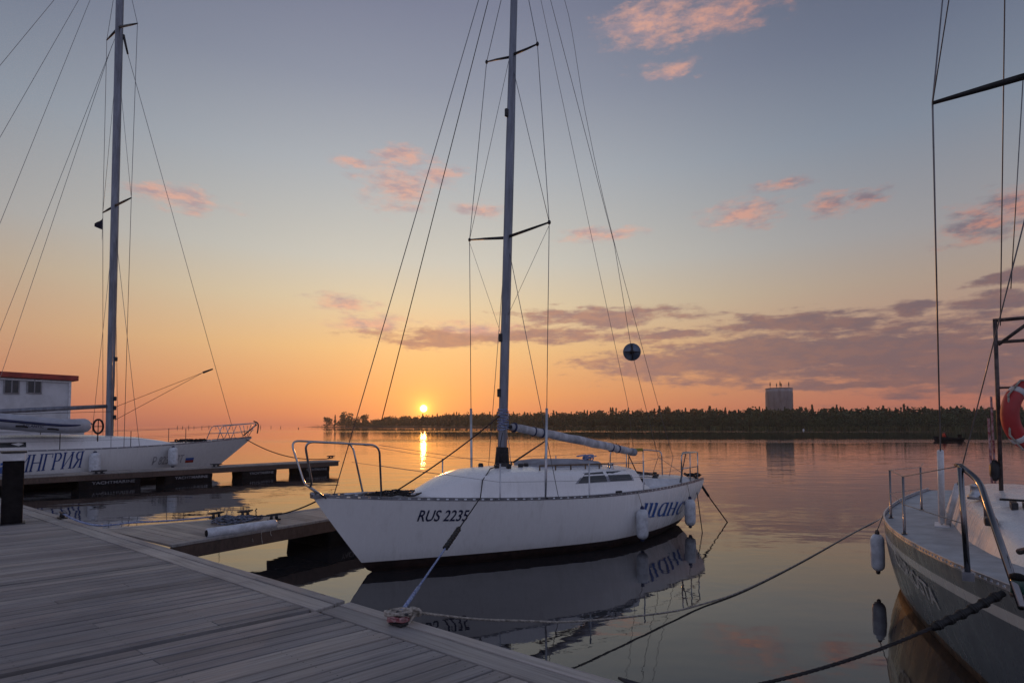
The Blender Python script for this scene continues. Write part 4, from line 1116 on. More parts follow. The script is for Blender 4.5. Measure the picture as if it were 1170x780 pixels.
# pulpit, heavy stainless tube
pa0 = Z.loc(onz(1106, 655, 1.05)); pa0.z = Z.deckz(pa0.x, pa0.y)
pa1 = Z.loc(ond(1097, 532, Z.wld(pa0).y + .02))
pe = Z.loc(ond(1168, 694, 3.12))
pm = Z.loc(ond(1119, 549, Z.wld(pa0).y - .12))
fwd = Vector((-.05, .12, Z.deckz(.05, 0) + .5))
for sd_ in (1, -1):
    f = lambda v: Vector((v.x, abs(v.y) * sd_, v.z))
    Z.part(MB().tube([f(pa0), f(pa1) + Vector((0, 0, -.01))], .0185, 12), 'pulpit_post', CHROMED)
    Z.part(MB().tube(roundpath([f(pa1) + Vector((.03, 0, .0)), f(pm), f(pe)], .10, 6), .0195, 12), 'pulpit_rail', CHROMED)
    Z.part(MB().box(f(pa0) + Vector((0, 0, .03)), (.07, .07, .06)), 'pulpit_base', ALUD)
Z.part(MB().tube(roundpath([Vector((pe.x + .3, abs(pe.y) * .95, pe.z + .25)), fwd, Vector((fwd.x, -fwd.y, fwd.z)), Vector((pe.x + .3, -abs(pe.y) * .95, pe.z + .25))], .1), .0185, 10), 'pulpit_bow_rail', CHROMED)
pa1s = Vector((pa1.x, -pa1.y, pa1.z))
for tops, a_ in ((zs, pa1), (zf, pa1s)):
    Z.wire([a_] + tops + [tops[-1] + Vector((1.6, 0, -.02))], .0045, 'lifeline', ROPEW)
    Z.wire([a_ - Vector((-.1, 0, .42))] + [t - Vector((0, 0, .30)) for t in tops], .0045, 'lifeline', ROPEW)
Z.part(MB().tube([pa1 + Vector((.02, .0, .0)), pa1 + Vector((.10, .02, .0))], .014, 8), 'lifeline_fitting', RUSTY)
# green starboard light on the pulpit and gear at the stem
gl = Z.loc(ond(1163, 668, 3.25))
GREENL = mat('green_lens', (0.01, 0.06, 0.045), 0.2)
nl = Z.part(MB().lathe([(.03, -.05), (.034, -.045), (.034, .035), (.02, .05)], gl, n=14), 'navigation_light', GREENL)
Z.part(MB().lathe([(.037, .03), (.037, .055), (.015, .065)], gl, n=14), 'light_cap', BLACKP, nl); Z.part(MB().lathe([(.037, -.065), (.037, -.045)], gl, n=14), 'light_base', RUSTY, nl)
for x, y in ((.62, .22), (.62, -.22)):
    z = Z.deckz(x, y); Z.part(MB().tube([(x - .05, y, z), (x - .05, y, z + .05)], .018, 8).tube([(x + .05, y, z), (x + .05, y, z + .05)], .018, 8).tube([(x - .14, y, z + .055), (x + .14, y, z + .055)], .014, 8), 'bow_cleat', ALU)
# deck gear: track, cleat, handrails, winch and clutches at the mast foot
q = Z.loc(onz(1110, 590, 1.0)); Z.part(MB().tube([(q.x - .3, q.y - .05, Z.deckz(q.x, q.y) + .02), (q.x + .45, q.y - .18, Z.deckz(q.x, q.y) + .02)], .016, 6), 'jib_track', STEELD)
Z.part(MB().tube(smoothpath([(q.x + .1, q.y - .1, Z.deckz(q.x, q.y)), (q.x + .08, q.y - .12, Z.deckz(q.x, q.y) + .12), (q.x + .2, q.y - .15, Z.deckz(q.x, q.y) + .02)]), .014, 6), 'track_car', STEELD)
q = Z.loc(onz(1146, 600, 1.35)); Z.part(MB().box((2.75, .40, Z.cabtop(2.75) - .03), (.16, .09, .07)), 'vent', STEELD, bevel=.012)
for y in (.42, -.42): 
    Z.part(MB().tube(roundpath([(3.0, y, Z.cabtop(3.0) - .06), (3.05, y, Z.cabtop(3.0) + .02), (4.6, y, Z.cabtop(4.5) + .02), (4.65, y, Z.cabtop(4.5) - .06)], .03), .014, 8), 'handrail', RUSTY)
mb = MB()
for k in range(6): mb.box((3.25 + .02 * (k % 2), -.25 + .09 * k, Z.cabtop(3.25) + .0), (.2, .05, .09))
mb.tube([(3.3, -.3, Z.cabtop(3.3) + .06), (3.3, .3, Z.cabtop(3.3) + .06)], .012, 6); Z.part(mb, 'rope_clutches', STEELD)
Z.part(MB().lathe([(.08, 0), (.08, .04), (.055, .06), (.05, .13), (.066, .15), (.02, .16)], (3.9, .45, Z.cabtop(3.9) - .04)), 'winch', ALU)
# frame standing on the roof, with the lifebuoy
fd_ = 6.6
fb = Z.loc(ond(1143.5, 545, fd_)); ftp = Z.loc(ond(1141.5, 366, fd_))
base_z = Z.cabtop(fb.x) - .03 if Z.cab[0][0] < fb.x < Z.cab[-1][0] and abs(fb.y) < .5 else Z.deckz(fb.x, fb.y)
fx, fy = fb.x, fb.y; print('frame', fb, ftp, base_z)
vx = -Z.Y.copy()
def FP(dx, z): return Vector((fx, fy - dx, z))
zt_ = ftp.z; zk = Z.loc(ond(1142, 391, fd_)).z
mb = MB().tube([FP(0, base_z), FP(0, zt_)], .021, 8).tube([FP(.85, base_z - .02), FP(.85, zt_)], .021, 8)
mb.tube([FP(-.02, zt_), FP(.9, zt_)], .021, 8).tube([FP(0, zk), FP(.85, zk)], .019, 8).tube([FP(.02, zk - .03), FP(.36, zt_)], .019, 8).tube([FP(.83, zk - .03), FP(.5, zt_)], .019, 8)
Z.part(mb, 'support_frame', RUSTY)
zl = Z.loc(ond(1142, 443, fd_)).z
Z.part(MB().tube([FP(0, zl), FP(.85, zl)], .014, 6), 'frame_rail', RUSTY)
Z.part(MB().tube([FP(-.06, zl - .1), FP(-.05, base_z + .1)], .012, 6).tube([FP(-.09, zl - .35), FP(-.08, base_z + .1)], .014, 6), 'frame_lines', ROPER)
Z.part(MB().lathe([(.02, -.12), (.05, -.06), (.05, .06), (.02, .12)], FP(-.05, base_z + .25), n=8), 'frame_block', STEELD)
# lettering
u0, u1 = a, c_
def fnz(u, v):
    x = u0.x + (u1.x - u0.x) * u; z = (u0.z + (u1.z - u0.z) * u) + v * .15
    return (x, Z.hb(x, z) + .009, z)
# the name reads from aft to forward on this side
nm0 = Z.hit(1026, 643); nm1 = Z.hit(1076, 697)
def fnz(u, v):
    x = nm0.x + (nm1.x - nm0.x) * u; z = nm0.z + (nm1.z - nm0.z) * u + v * .16; return (x, Z.hb(x, z) + .009, z)
Z.part(lettering('CEBRIOSTA', fnz, bold=.028), 'lettering', PALEP)
# fender on her side
q = Z.loc(onz(1003, 661, .13)); wq = Z.wld(q)
fy0 = 4.95
fw_ = Z.wld((fy0, Z.hb(fy0, .6) + .14, .72))
fender('pale fender with dark ends hanging on the slate grey yacht at the right', Z.wld((fy0, Z.hb(fy0, .6) + .10, .70)), .52, .080, None, Z.wld((fy0, Z.hb(fy0, Z.sheer(fy0)), Z.sheer(fy0) + .04)), (FEND, RUSTY))
# lifebuoy on the frame
lb = ond(1184, 474, 6.45)
LBR = mat('lifebuoy_red', (0.42, 0.03, 0.03), 0.5, var=0.12); LBW = mat('lifebuoy_tape', (0.6, 0.58, 0.58), 0.5)
t = thing('lifebuoy', 'red lifebuoy with pale bands and white grab rope on the frame at the right', 'lifebuoy', lb - Vector((0, 0, .38)), R(8))
Ml = Matrix.Rotation(R(90), 3, 'X')
def ringpt(a, rr=.345): return Vector((rr * math.cos(a), 0, rr * math.sin(a) + .38))
MB().tube([ringpt(2 * math.pi * i / 48) for i in range(48)], (.085), 14, closed=True).build('ring', LBR, t)
for k in range(4):
    a0 = R(45 + 90 * k); MB().tube([ringpt(a0 + R(dv)) for dv in (-5, 0, 5)], .0875, 14).build('band', LBW, t)
for k in range(4):
    a0 = R(45 + 90 * k); mb = MB().tube([Vector((r_ * math.cos(a0 + R(dv)), -.03, r_ * math.sin(a0 + R(dv)) + .38)) for dv, r_ in [(0, .435), (15, .45), (30, .40), (45, .375), (60, .40), (75, .45), (90, .435)]], .011, 6); mb.build('grab_rope', ROPEW, t)

# ================= the left yacht
V = Yacht('large white yacht behind the long finger pontoon on the left, dinghy on her deck', (-11.66, 25.6), R(180 + 50), 11.6, 3.0, 1.55, 1.24, 1.27, 1.95, 1.2, smx=.58, p0=1.7, p1=1.3, side=1)
va = lambda x: 1 - .22 / V.sheer(x)
vb = lambda x: 1 + .4 / V.sheer(x)
V.hull([(lambda x: 0.0, va, 12, 0), (va, vb, 5, 1)], [CREAM, ANTI])
V.deck(DECK); V.toerail(ALUD, pitch=.5, hole=.03, h=.05)
V.cabin([(3.3, .3, .2, .01), (3.8, .55, .42, .14), (4.6, .80, .68, .30), (6.0, 1.0, .88, .42), (8.2, 1.05, .92, .46), (9.2, 1.05, .9, .44), (9.5, 1.0, .8, .1)], WHITE)
for (x0, x1) in ((8.0, 8.9),):
    mb = MB().grid([[(x, V.cabside(x, V.deckz(x, 1) + z, 1) + .006, V.deckz(x, 1) + z) for x in (x0, (x0 + x1) / 2, x1)] for z in (.12, .28)]); V.part(mb, 'window', GLASS)
vmf = V.ctr(124, 502); vmf = Vector((5.42, 0, V.cabtop(5.42) - .3)); vt = V.ctr(137, 0); vmd = Vector((vt.x, 0, vt.z)) - vmf
def vmast(z): return vmf + vmd * ((z - vmf.z) / vmd.z)
print('left mast', vmf, vt)
VZ = 20.5
mb = MB(); rows = []
for z in [vmf.z, 6, 10, 14, 17, VZ]:
    c_ = vmast(z); rows.append([(c_.x + .135 * math.cos(a), .10 * math.sin(a), c_.z) for a in [2 * math.pi * i / 18 for i in range(19)]])
mb.grid(rows, 0, True); vmo = V.part(mb, 'mast', MASTM)
for z in (2.4, 2.75, 3.1, 4.6): c_ = vmast(z); V.part(MB().box((c_.x - .13, .06, z), (.10, .10, .16)), 'mast_fitting', STEELD, vmo, bevel=.02)
vtip = {}
for key, tl, tr in (('low', (117.5, 243), (150, 226)), ('high', (122, 46), (157, 27))):
    zc = V.ctr(131 if key == 'low' else 136, 235 if key == 'low' else 31).z; mp = vmast(zc)
    for sd_, t_ in ((-1, tl), (1, tr)):
        q = V.ath(*t_, mp.x + .1)
        if key == 'high' and sd_ == -1: q = Vector((vtip['high0'].x, -vtip['high0'].y, vtip['high0'].z)) if 'high0' in vtip else q
        V.part(MB().tube([mp, mp.lerp(q, .6), q], [.045, .038, .022], 8), 'spreader', STEELD, vmo); vtip[key, sd_] = q
vh = vmast(VZ)
for sd_ in (-1, 1):
    y = sd_ * 1.25; ft = Vector((5.3, y, V.deckz(5.3, y)))
    V.wire([ft, vtip['low', sd_], vtip['high', sd_], vh], .009); V.wire([Vector((5.7, y, V.deckz(5.7, y))), vmast(vtip['low', sd_].z - .5)], .008)
    V.wire([Vector((4.8, y, V.deckz(4.8, y))), vmast(vtip['low', sd_].z - .4)], .008)
    V.wire([vtip['low', sd_], vmast(vtip['high', sd_].z - .4)], .007, 'diagonal_wire')
f0 = Vector((.75, 0, V.deckz(.75, 0))); f1_ = V.ctr(146, 62)
V.wire([f0, f1_], .009, 'forestay'); V.part(MB().tube([f1_, V.ctr(141, 40)], [.035, .05], 8), 'forestay_fitting', STEELD, vmo)
# backstays and running backstays out to the left
for k, (p, q, dd3) in enumerate([((62, 0), (0, 75), 14), ((90, 0), (0, 157), 14.5), ((103, 0), (0, 255), 15.5)]):
    c_ = V.ctr(*p); e_ = V.ctr(*q); V.wire([vmast(VZ - .2 * k), c_, e_, c_ + (e_ - c_) * 1.6], .008, 'backstay')
for p, q in (((131, 45), (0, 378)), ((128, 52), (4, 420))):
    c_ = V.ctr(*p, .1); e_ = V.ctr(*q, .9); V.wire([c_, e_, c_ + (e_ - c_) * 1.15], .007, 'running_backstay')
# boom
b0 = V.ctr(121, 464); b1_ = V.ctr(-40, 472); 
V.part(MB().tube([Vector((vmast(b0.z).x + .14, 0, b0.z)), b0.lerp(b1_, .5), b1_], [.07, .085, .085], 10), 'boom', MASTM)
# jib downhaul lines to the stay
j0 = V.ctr(243, 421.5); jm = V.ctr(232, 425.5)
V.part(MB().tube([j0, jm], [.03, .045], 8), 'line_swivel', STEELD)
for py in (465, 480): V.wire([jm, Vector((vmast(V.ctr(126, py).z).x - .13, .05, V.ctr(126, py).z))], .009, 'downhaul', ROPED)
V.wire([Vector((vmast(2.6).x, .1, V.ctr(126, 470).z)), (9.5, .3, 2.4)], .009, 'downhaul', ROPED)
# pulpit
vd_ = V.deckz
for sd_ in (-1, 1):
    e = lambda x: sd_ * (V.hb(x, V.sheer(x)) - .06)
    a0 = Vector((1.75, e(1.75), vd_(1.75, .4))); a1 = Vector((1.55, e(1.6) * .98, a0.z + .62)); f_ = Vector((-.1, sd_ * .22, vd_(.2, 0) + .66))
    V.part(MB().tube(roundpath([a0, a1, f_, Vector((-.12, 0, f_.z))], .15, 5), .017, 8), 'pulpit', CHROME)
    for pa_, pb_ in (((1.1, e(1.1), vd_(1.1, .3)), (1.35, e(1.3), a1.z)), ((1.1, e(1.1), vd_(1.1, .3)), (.85, e(.95), a1.z + .01)), ((.35, e(.4), vd_(.4, .1)), (.5, e(.7), a1.z + .02)), ((.25, e(.3), vd_(.4, .1)), (-.05, sd_ * .2, f_.z))):
        V.part(MB().tube([pa_, pb_], .015, 7), 'pulpit_leg', CHROME)
    V.part(MB().tube([a0.lerp(a1, .5), (.7, e(.9), a0.z + .33), (.05, sd_ * .2, f_.z - .32)], .012, 7), 'pulpit_rail', CHROME)
    tops = [a1]
    for x in (3.1, 5.1, 7.2, 9.3): tops.append(V.stanchion(x, sd_, .62, STEELD, .08))
    V.wire(tops, .006, 'lifeline'); V.wire([t_ - Vector((0, 0, .3)) for t_ in tops], .005, 'lifeline')
# anchor at the stem
mb = MB().tube([(.4, 0, vd_(.3, 0) + .12), (-.18, 0, vd_(.2, 0) + .60)], .03, 8).tube(smoothpath([(-.05, -.02, vd_(.2, 0) + .75), (-.25, 0, vd_(.2, 0) + .62), (-.22, 0, vd_(.2, 0) + .2)]), .03, 8)
V.part(mb, 'anchor', STEELD)
# horseshoe ring and dark gear on deck
c_ = V.ctr(112, 487, .9)
V.part(MB().tube([c_ + Vector((.15 * math.cos(a), .02, .25 * math.sin(a))) for a in [2 * math.pi * k / 18 for k in range(18)]], .034, 8, closed=True).tube([c_ + Vector((-.13, .02, 0)), c_ + Vector((.13, .02, 0))], .015, 6).tube([c_ + Vector((0, .02, -.22)), c_ + Vector((0, .02, .22))], .015, 6), 'rope_reel', ROPED)
V.part(MB().tube([c_ + Vector((0, 0, -.26)), c_ + Vector((0, 0, -.62))], .02, 6), 'ring_hanger', STEELD)
mb = MB()
for i in range(8): 
    c2 = Vector((2.3 + .13 * i, .5, vd_(2.3, .5) + .07)); mb.tube([c2 + Vector((.13 * math.cos(a), .1 * math.sin(a), .05 * math.sin(a * 2 + i))) for a in [2 * math.pi * k / 10 for k in range(10)]], .03, 5, closed=True)
V.part(mb, 'rope_pile', ROPED)
# red white blue ensign patch, registration and name
a = V.hit(173, 531); c_ = V.hit(216, 527.5)
hh = V.hit(190, 519).z - V.hit(190, 530).z
V.hulltext('Р 8231 ПТ', a, V.hit(209, 528), hh * .82, GREYP, shear=.2)
fa, fb2 = V.hit(212, 524), V.hit(221.5, 523)
for k, m_ in ((0, REDP), (1, BLUEP), (2, WHITEP)):
    hgt = hh * .26; z0 = fa.z - hh * .42 + k * hgt
    mb = MB().add([(fa.x, V.hb(fa.x, z0) + .006, z0), (fb2.x, V.hb(fb2.x, z0) + .006, z0), (fb2.x, V.hb(fb2.x, z0 + hgt) + .006, z0 + hgt), (fa.x, V.hb(fa.x, z0 + hgt) + .006, z0 + hgt)], [(0, 1, 2, 3)])
    V.part(mb, 'flag_stripe', m_)
a = V.hit(17, 540); c_ = V.hit(93, 533.5); h2_ = V.hit(60, 516).z - V.hit(60, 536.5).z
# name painted in heavy sloping letters with serifs, built from strokes
def name_strokes():
    T, S = .105, .038
    L_ = {}
    def ser(x, y, w=.13): return [((x - w, y), (x + w, y), S)]
    def stem(x): return [((x, 0), (x, 1), T)] + ser(x, .018) + ser(x, .982)
    L_['И'] = (stem(.16) + stem(.74) + [((.19, .08), (.71, .92), S)], .90)
    L_['Н'] = (stem(.16) + stem(.74) + [((.2, .5), (.7, .5), S)], .90)
    L_['Г'] = (stem(.16) + [((.05, .982), (.66, .982), S), ((.65, 1.0), (.65, .74), S)], .72)
    bowl = [((.16 + .0, .98), (.45, .98), S), ((.45, .98), (.58, .86), T * .8), ((.58, .88), (.58, .66), T), ((.58, .68), (.45, .52), T * .8), ((.45, .52), (.16, .52), S)]
    L_['Р'] = (stem(.16) + bowl, .72)
    L_['Я'] = (stem(.62) + [((.62, .98), (.33, .98), S), ((.33, .98), (.2, .86), T * .8), ((.2, .88), (.2, .66), T), ((.2, .68), (.33, .52), T * .8), ((.33, .52), (.62, .52), S), ((.42, .52), (.14, .03), T), ((.02, .018), (.2, .018), S)], .80)
    return L_
V_mb = strokes_on(V, name_strokes(), 'ИНГРИЯ', a, c_, h2_ * .92, .22, 1.35)
V.part(V_mb, 'lettering', BLUED)
# blue round emblem ahead of the name
em = V.hit(3, 537)
if em:
    mb = MB(); n = 20
    for r0, r1 in ((.0, .12), (.16, .24)):
        for i in range(n):
            a0, a1_ = 2 * math.pi * i / n, 2 * math.pi * (i + .8) / n
            q = [(r0, a0), (r1, a0), (r1, a1_), (r0, a1_)]
            mb.add([(em.x + r_ * math.cos(t_), V.hb(em.x + r_ * math.cos(t_), em.z + r_ * math.sin(t_)) + .006, em.z + r_ * math.sin(t_)) for r_, t_ in q], [(0, 1, 2, 3)])
    V.part(mb, 'emblem', BLUEP)
yfender(V, 107, 512, 541, .17, 'white fender with a dark top right of the name on the left yacht', 1, (FEND, NAVYC))
yfender(V, 196, 506, 533, .17, 'white fender with a dark top covering the registration on the left yacht', 1, (FEND, NAVYC))
# pennant under the port spreader
pq = V.wld(vtip['low', -1] + Vector((0, 0, -.18)))
t = thing('pennant', 'small dark pennant flying under the spreader of the left yacht', 'flag', pq - Vector((0, 0, .9)))
MB().tube([(0, 0, 0), (0, 0, .95)], .006, 5).build('halyard', ROPEW, t)
mb = MB(); rows = []
for i in range(5):
    u = i / 4; rows.append([(-.28 * u, .05 * math.sin(u * 5), .88 - .05 * u - (.48 - .36 * u) * v - .2 * u) for v in (0, .5, 1)])
mb.grid(rows).build('cloth', mat('dark_flag_cloth', (0.02, 0.02, 0.04), .9), t)

# inflatable dinghy lying on the left yacht's deck
db = V.ctr(103, 492, .95); ds = V.ctr(0, 483, .95)
print('dinghy', db, ds)
dpx = Vector((6.25, .62, V.deckz(6.2, .6) + .02))
bowp = V.wld(db); 
dt = thing('inflatable_dinghy', 'grey inflatable dinghy with a navy stripe lying on the deck of the left yacht', 'dinghy', bowp + (V.wld(ds) - bowp) * .5, 0)
dxv = (V.wld(ds) - bowp); dlen = 3.3; dxv.normalize(); dyv = Vector((0, 0, 1)).cross(dxv).normalized(); dzv = dxv.cross(dyv)
def DP(x, y, z): return bowp + dxv * x + dyv * y + dzv * z
off = Vector(dt.location)
side_pts = []
for sd_ in (-1, 1):
    pass
cl = [(3.45, -.55), (2.6, -.57), (1.7, -.57), (1.0, -.50), (.55, -.33), (.28, -.12), (.25, .0), (.28, .12), (.55, .33), (1.0, .50), (1.7, .57), (2.6, .57), (3.45, .55)]
path = smoothpath([DP(x, y, .05 + .16 * max(0, 1 - x / 1.4) ** 2) for x, y in cl], 4)
nP = len(path); rr = [.25 * (min(1, .35 + 1.2 * min(i, nP - 1 - i) / 6)) for i in range(nP)]
MB().tube(path, rr, 14).build('tube', PVC, dt, off)
for sd_ in (-1, 1):
    st_ = [DP(x, y * 1.0 + sd_ * .24, .07 + .16 * max(0, 1 - x / 1.4) ** 2) for x, y in (cl[:6] if sd_ < 0 else cl[7:])]
    MB().tube(smoothpath(st_, 4), .045, 8).build('rub_strake', NAVYC, dt, off)
    for x in (1.2, 2.0, 2.9): MB().tube(smoothpath([DP(x - .14, sd_ * .79, -.07), DP(x - .06, sd_ * .85, -.06), DP(x + .06, sd_ * .85, -.06), DP(x + .14, sd_ * .79, -.07)]), .03, 6).build('grab_handle', BLACK, dt, off)
MB().tube([DP(.28, 0, .2), DP(-.02, 0, .25)], [.16, .03], 10).build('bow_cone', NAVYC, dt, off)
mb = MB().add([DP(.5, -.3, -.06), DP(.5, .3, -.06), DP(3.3, .5, -.08), DP(3.3, -.5, -.08)], [(0, 1, 2, 3)]); mb.build('floor', CANVASD, dt, off)
mb = MB(); Mx = Matrix((dxv, dyv, dzv)).transposed(); mb.box(DP(3.3, 0, .05), (.05, .75, .42), Mx); mb.build('transom', GREYP, dt, off)
yv = 1 if (V.Y.dot(dyv) > 0) else -1
def fnd(u, v):
    x = 2.0 - u * .55 if (dxv.dot(V.X) > 0) else 1.5 + u * .55
    ang_ = R(-14 + 18 * v); return DP(x, yv * (.57 + .256 * math.cos(ang_)), .05 + .256 * math.sin(ang_) - .05)
lettering('ATLANTIC', fnd, bold=.01).build('lettering', NAVYP, dt, off)

# houseboat behind the left yacht
hc = ond(79, 476, 30.0); hd = Vector((0.57, 0.82, 0)).normalized(); hang = math.atan2(hd.y, hd.x)
HW = mat('white_cabin_boards', (0.62, 0.63, 0.66), 0.6, var=0.10, vscale=1.2, bump=0.1)
hx = hc - hd * 3.5; hx.z = 0
hb_o = thing('houseboat', 'white houseboat cabin with a red flat roof and two small windows at the left', 'houseboat', hx, hang)
topz_ = CAM_H + (HY - 430) * 30 / FPX; nrm = Vector((-hd.y, hd.x, 0))
zb0 = .95
MB().prism([(-5, -.55), (4.4, -.55), (5.4, 1.2), (4.4, 3.4), (-5, 3.4)], -.3, zb0).build('hull', CREAM, hb_o, bevel=.05)
MB().prism([(-4.6, -.0), (3.5, -.0), (3.75, 3.0), (-4.6, 3.0)], zb0 + .0, topz_ - .22).build('cabin_wall', HW, hb_o)
MB().prism([(-4.8, -.22), (3.8, -.22), (4.05, 3.2), (-4.8, 3.2)], topz_ - .22, topz_ + .05).build('roof', REDP, hb_o, bevel=.02)
for px, in ((39,), (13,)):
    q = onplane(px, 441, hx, nrm) - hx; xw = q.dot(hd); zw = q.z
    w = MB().box((xw, -.03, zw), (.62, .05, .76)).build('window', GREYP, hb_o); MB().box((xw, -.05, zw), (.50, .05, .64)).build('pane', GLASS, w)
    MB().box((xw, -.062, zw), (.04, .05, .64)).build('mullion', GREYP, w)
MB().box((4.0, 1.2, zb0 + .5), (.7, 1.5, 1.0)).build('foredeck_locker', HW, hb_o, bevel=.03)
for cx_, cy_ in ((3.48, -.02), (3.73, 2.98)): MB().box((cx_, cy_, (zb0 + topz_ - .22) / 2), (.10, .10, topz_ - .26 - zb0)).build('corner_board', WHITEP, hb_o)
MB().box((-.6, -.05, topz_ - .30), (8.2, .06, .08)).build('gutter', WHITEP, hb_o)
MB().box((-.55, -.035, zb0 + .55), (8.0, .05, .06)).build('trim_rail', GREYP, hb_o)
MB().tube([(-2.2, 1, topz_), (-2.2, 1, topz_ + .4)], .12, 10).build('chimney', STEELD, hb_o)

# ------------------------------------------------------------------ mooring ropes and small dock gear
cl_p = onz(455, 713, DZ + .012); cl_p.z = DZ + .012
t = thing('mooring_cleat', 'dark cleat wound with rope on the pontoon edge in front of the middle yacht', 'cleat', cl_p, math.atan2(EDGE.y, EDGE.x)); cleat_parts(t, .13)
mb = MB(); pts = []
for i in range(70):
    a = i * .5; pts.append(cl_p + Vector((.072 * math.cos(a) * (1 + .25 * math.sin(i)), .055 * math.sin(a), .03 + .045 * (i / 70) + .012 * math.sin(i * .9))))
o = mb.tube(pts, .010, 6).build('rope_turns', ROPER, None, cl_p); o.location = cl_p; tag(o, 'red and white rope wound round the cleat in front of the middle yacht', 'rope')
mb = MB(); pts = []
for i in range(40):
    a = i * .5; pts.append(cl_p + Vector((.11 * math.cos(a), .06 * math.sin(a), .085 + .02 * (i / 40) + .006 * math.sin(i * 1.3))))
mb.tube(pts, .011, 6)
# bow line with a rubber snubber up to the mast foot of the middle yacht
mastfoot = Y.wld((2.98, -.2, Y.cabtop(2.98) + .02)); rail_pt = Y.wld((2.35, -Y.hb(2.35, 1.0) + .0, Y.sheer(2.35) + .05))
r0 = cl_p + Vector((.02, .02, .09))
s0 = ond(512, 628, 6.15); s1 = ond(528, 605, 6.6)
mdl = thing('bow_line', 'blue flecked bow line with a black rubber snubber from the cleat to the middle yacht', 'rope', r0)
rail_pt = None
pA = r0; pB = Y.wld((2.2, -Y.hb(2.2, 1.0) - .01, Y.sheer(2.2) + .05))
def alongpx(px, py):     # point of the straight line cleat -> rail nearest to a line of sight
    d = ray(px, py).normalized(); w0 = EYE - pA; u = d; v = (pB - pA); a_ = u.dot(u); b_ = u.dot(v); c2 = v.dot(v); d2 = u.dot(w0); e2 = v.dot(w0)
    return pA + v * max(0, min(1, (a_ * e2 - b_ * d2) / (a_ * c2 - b_ * b_)))
s0, s1 = alongpx(512, 628), alongpx(527, 605)
rope_mb([pA, s0], .011, True).build('rope', ROPEB, mdl, r0)
MB().tube([pA, pA.lerp(s0, .32)], .017, 8).build('chafe_sleeve', ROPEB, mdl, r0)
mb = rope_mb([s0, s1], .034, True, 2, .15); mb.tube([s0, s1], .022, 8); mb.build('snubber', BLACK, mdl, r0)
zc_ = Y.cabtop(2.5) - .10
over_ = [Y.wld((2.42, Y.cabside(2.42, Y.cabtop(2.42) - .12, -1) - .012, Y.cabtop(2.42) - .12)), Y.wld((2.56, Y.cabside(2.56, Y.cabtop(2.56) - .055, -1) - .008, Y.cabtop(2.56) - .04)), Y.wld((2.72, -.34, Y.cabtop(2.72) + .006))]
rope_mb([s1, pB] + over_ + [mastfoot], .009, False).build('rope_tail', ROPED, mdl, r0)
# pale rope from the same cleat across to the right yacht
ps_ = cl_p + Vector((-.06, .0, .10))
pe_ = onz(1040, 578.5, -.12)
ctl = [ps_ + Vector((.12, .03, -.005)), onz(540, 706.5, .42), onz(600, 709, .31), onz(660, 709.5, .215), onz(757, 700, .07), onz(800, 690.5, .02), onz(850, 674, .008), onz(915, 642, .006), onz(975, 608.5, .004), onz(1003, 594, .0), pe_]
pth = [ps_ + Vector((-.03, -.02, .0)), ps_ + Vector((.1, .03, .0))] + smoothpath(ctl, 6)[1:]
wr = thing('mooring_rope', 'long pale rope from the roped cleat trailing over the water behind the right yacht', 'rope', ps_)
rope_mb(pth, .0115, True).build('rope', ROPEW, wr, ps_)
kn = pth[3]
mb = MB()
kk = Vector(pth[1]).lerp(Vector(pth[3]), .55)
for i in range(5): 
    mb.tube([kk + Vector((.028 * math.cos(a) + .012 * i - .03, .02 * math.sin(a + i), .03 * math.sin(a))) for a in [2 * math.pi * k / 10 for k in range(10)]], .012, 6, closed=True)
mb.tube(smoothpath([kk, kk + Vector((-.03, -.05, -.05)), kk + Vector((-.05, -.08, -.075))]), .012, 6)
mb.build('knot', ROPEW, wr, ps_)
o = MB().tube([cl_p + Vector((.105 * math.cos(i * .5), .058 * math.sin(i * .5), .095 + .012 * math.sin(i * .7))) for i in range(28)], .0125, 6).build('rope_turns', ROPEW, wr, ps_)
# dark rope at the lower right with its snubber
dz0 = onz(734, 793, DZ + .1) - NRM * .09; zbw = Z.wld((.55, Z.hb(.55, 1.08) - .02, Z.sheer(.5) + .05)); zbw = ond(1146, 677, 3.25)
dr = thing('mooring_rope', 'dark rope with ribbed black snubber crossing the lower right corner', 'rope', dz0)
dp = sagline(dz0, zbw, .12, 20)
rope_mb(dp[:18], .0105, True).build('rope', ROPED, dr, dz0)
mb = MB().tube(dp[16:], .02, 8)
for i in range(34):
    tpos = 16.2 + 3.7 * i / 33; k = int(min(tpos, 19)); q = dp[k].lerp(dp[k + 1], tpos - k); d_ = (dp[k + 1] - dp[k]).normalized()
    mb.tube([q - d_ * .006, q + d_ * .006], .022 + .006 * math.sin(i * 1.1), 8)
mb.build('snubber', BLACK, dr, dz0)
t = thing('mooring_cleat', 'dark cleat on the pontoon edge at the bottom where the black rope starts', 'cleat', onz(734, 793, DZ + .012) - NRM * .09, math.atan2(EDGE.y, EDGE.x)); cleat_parts(t, .13)
# far cleat on the dock near the black post
c2p = onz(71, 592, DZ + .012); t = thing('mooring_cleat', 'dark cleat on the left pontoon edge near the black post', 'cleat', c2p, math.atan2(EDGE.y, EDGE.x)); cleat_parts(t, .17)
rl = [c2p + Vector((0, 0, .09)), onz(90, 595, .56), onz(115, 600, .52), onz(150, 597, .52), onz(200, 594, .53), onz(243, 590, .53)]
rope('dock_rope', 'blue flecked rope lying along the far side of the short finger pontoon', smoothpath(rl), .016, ROPEB, True)
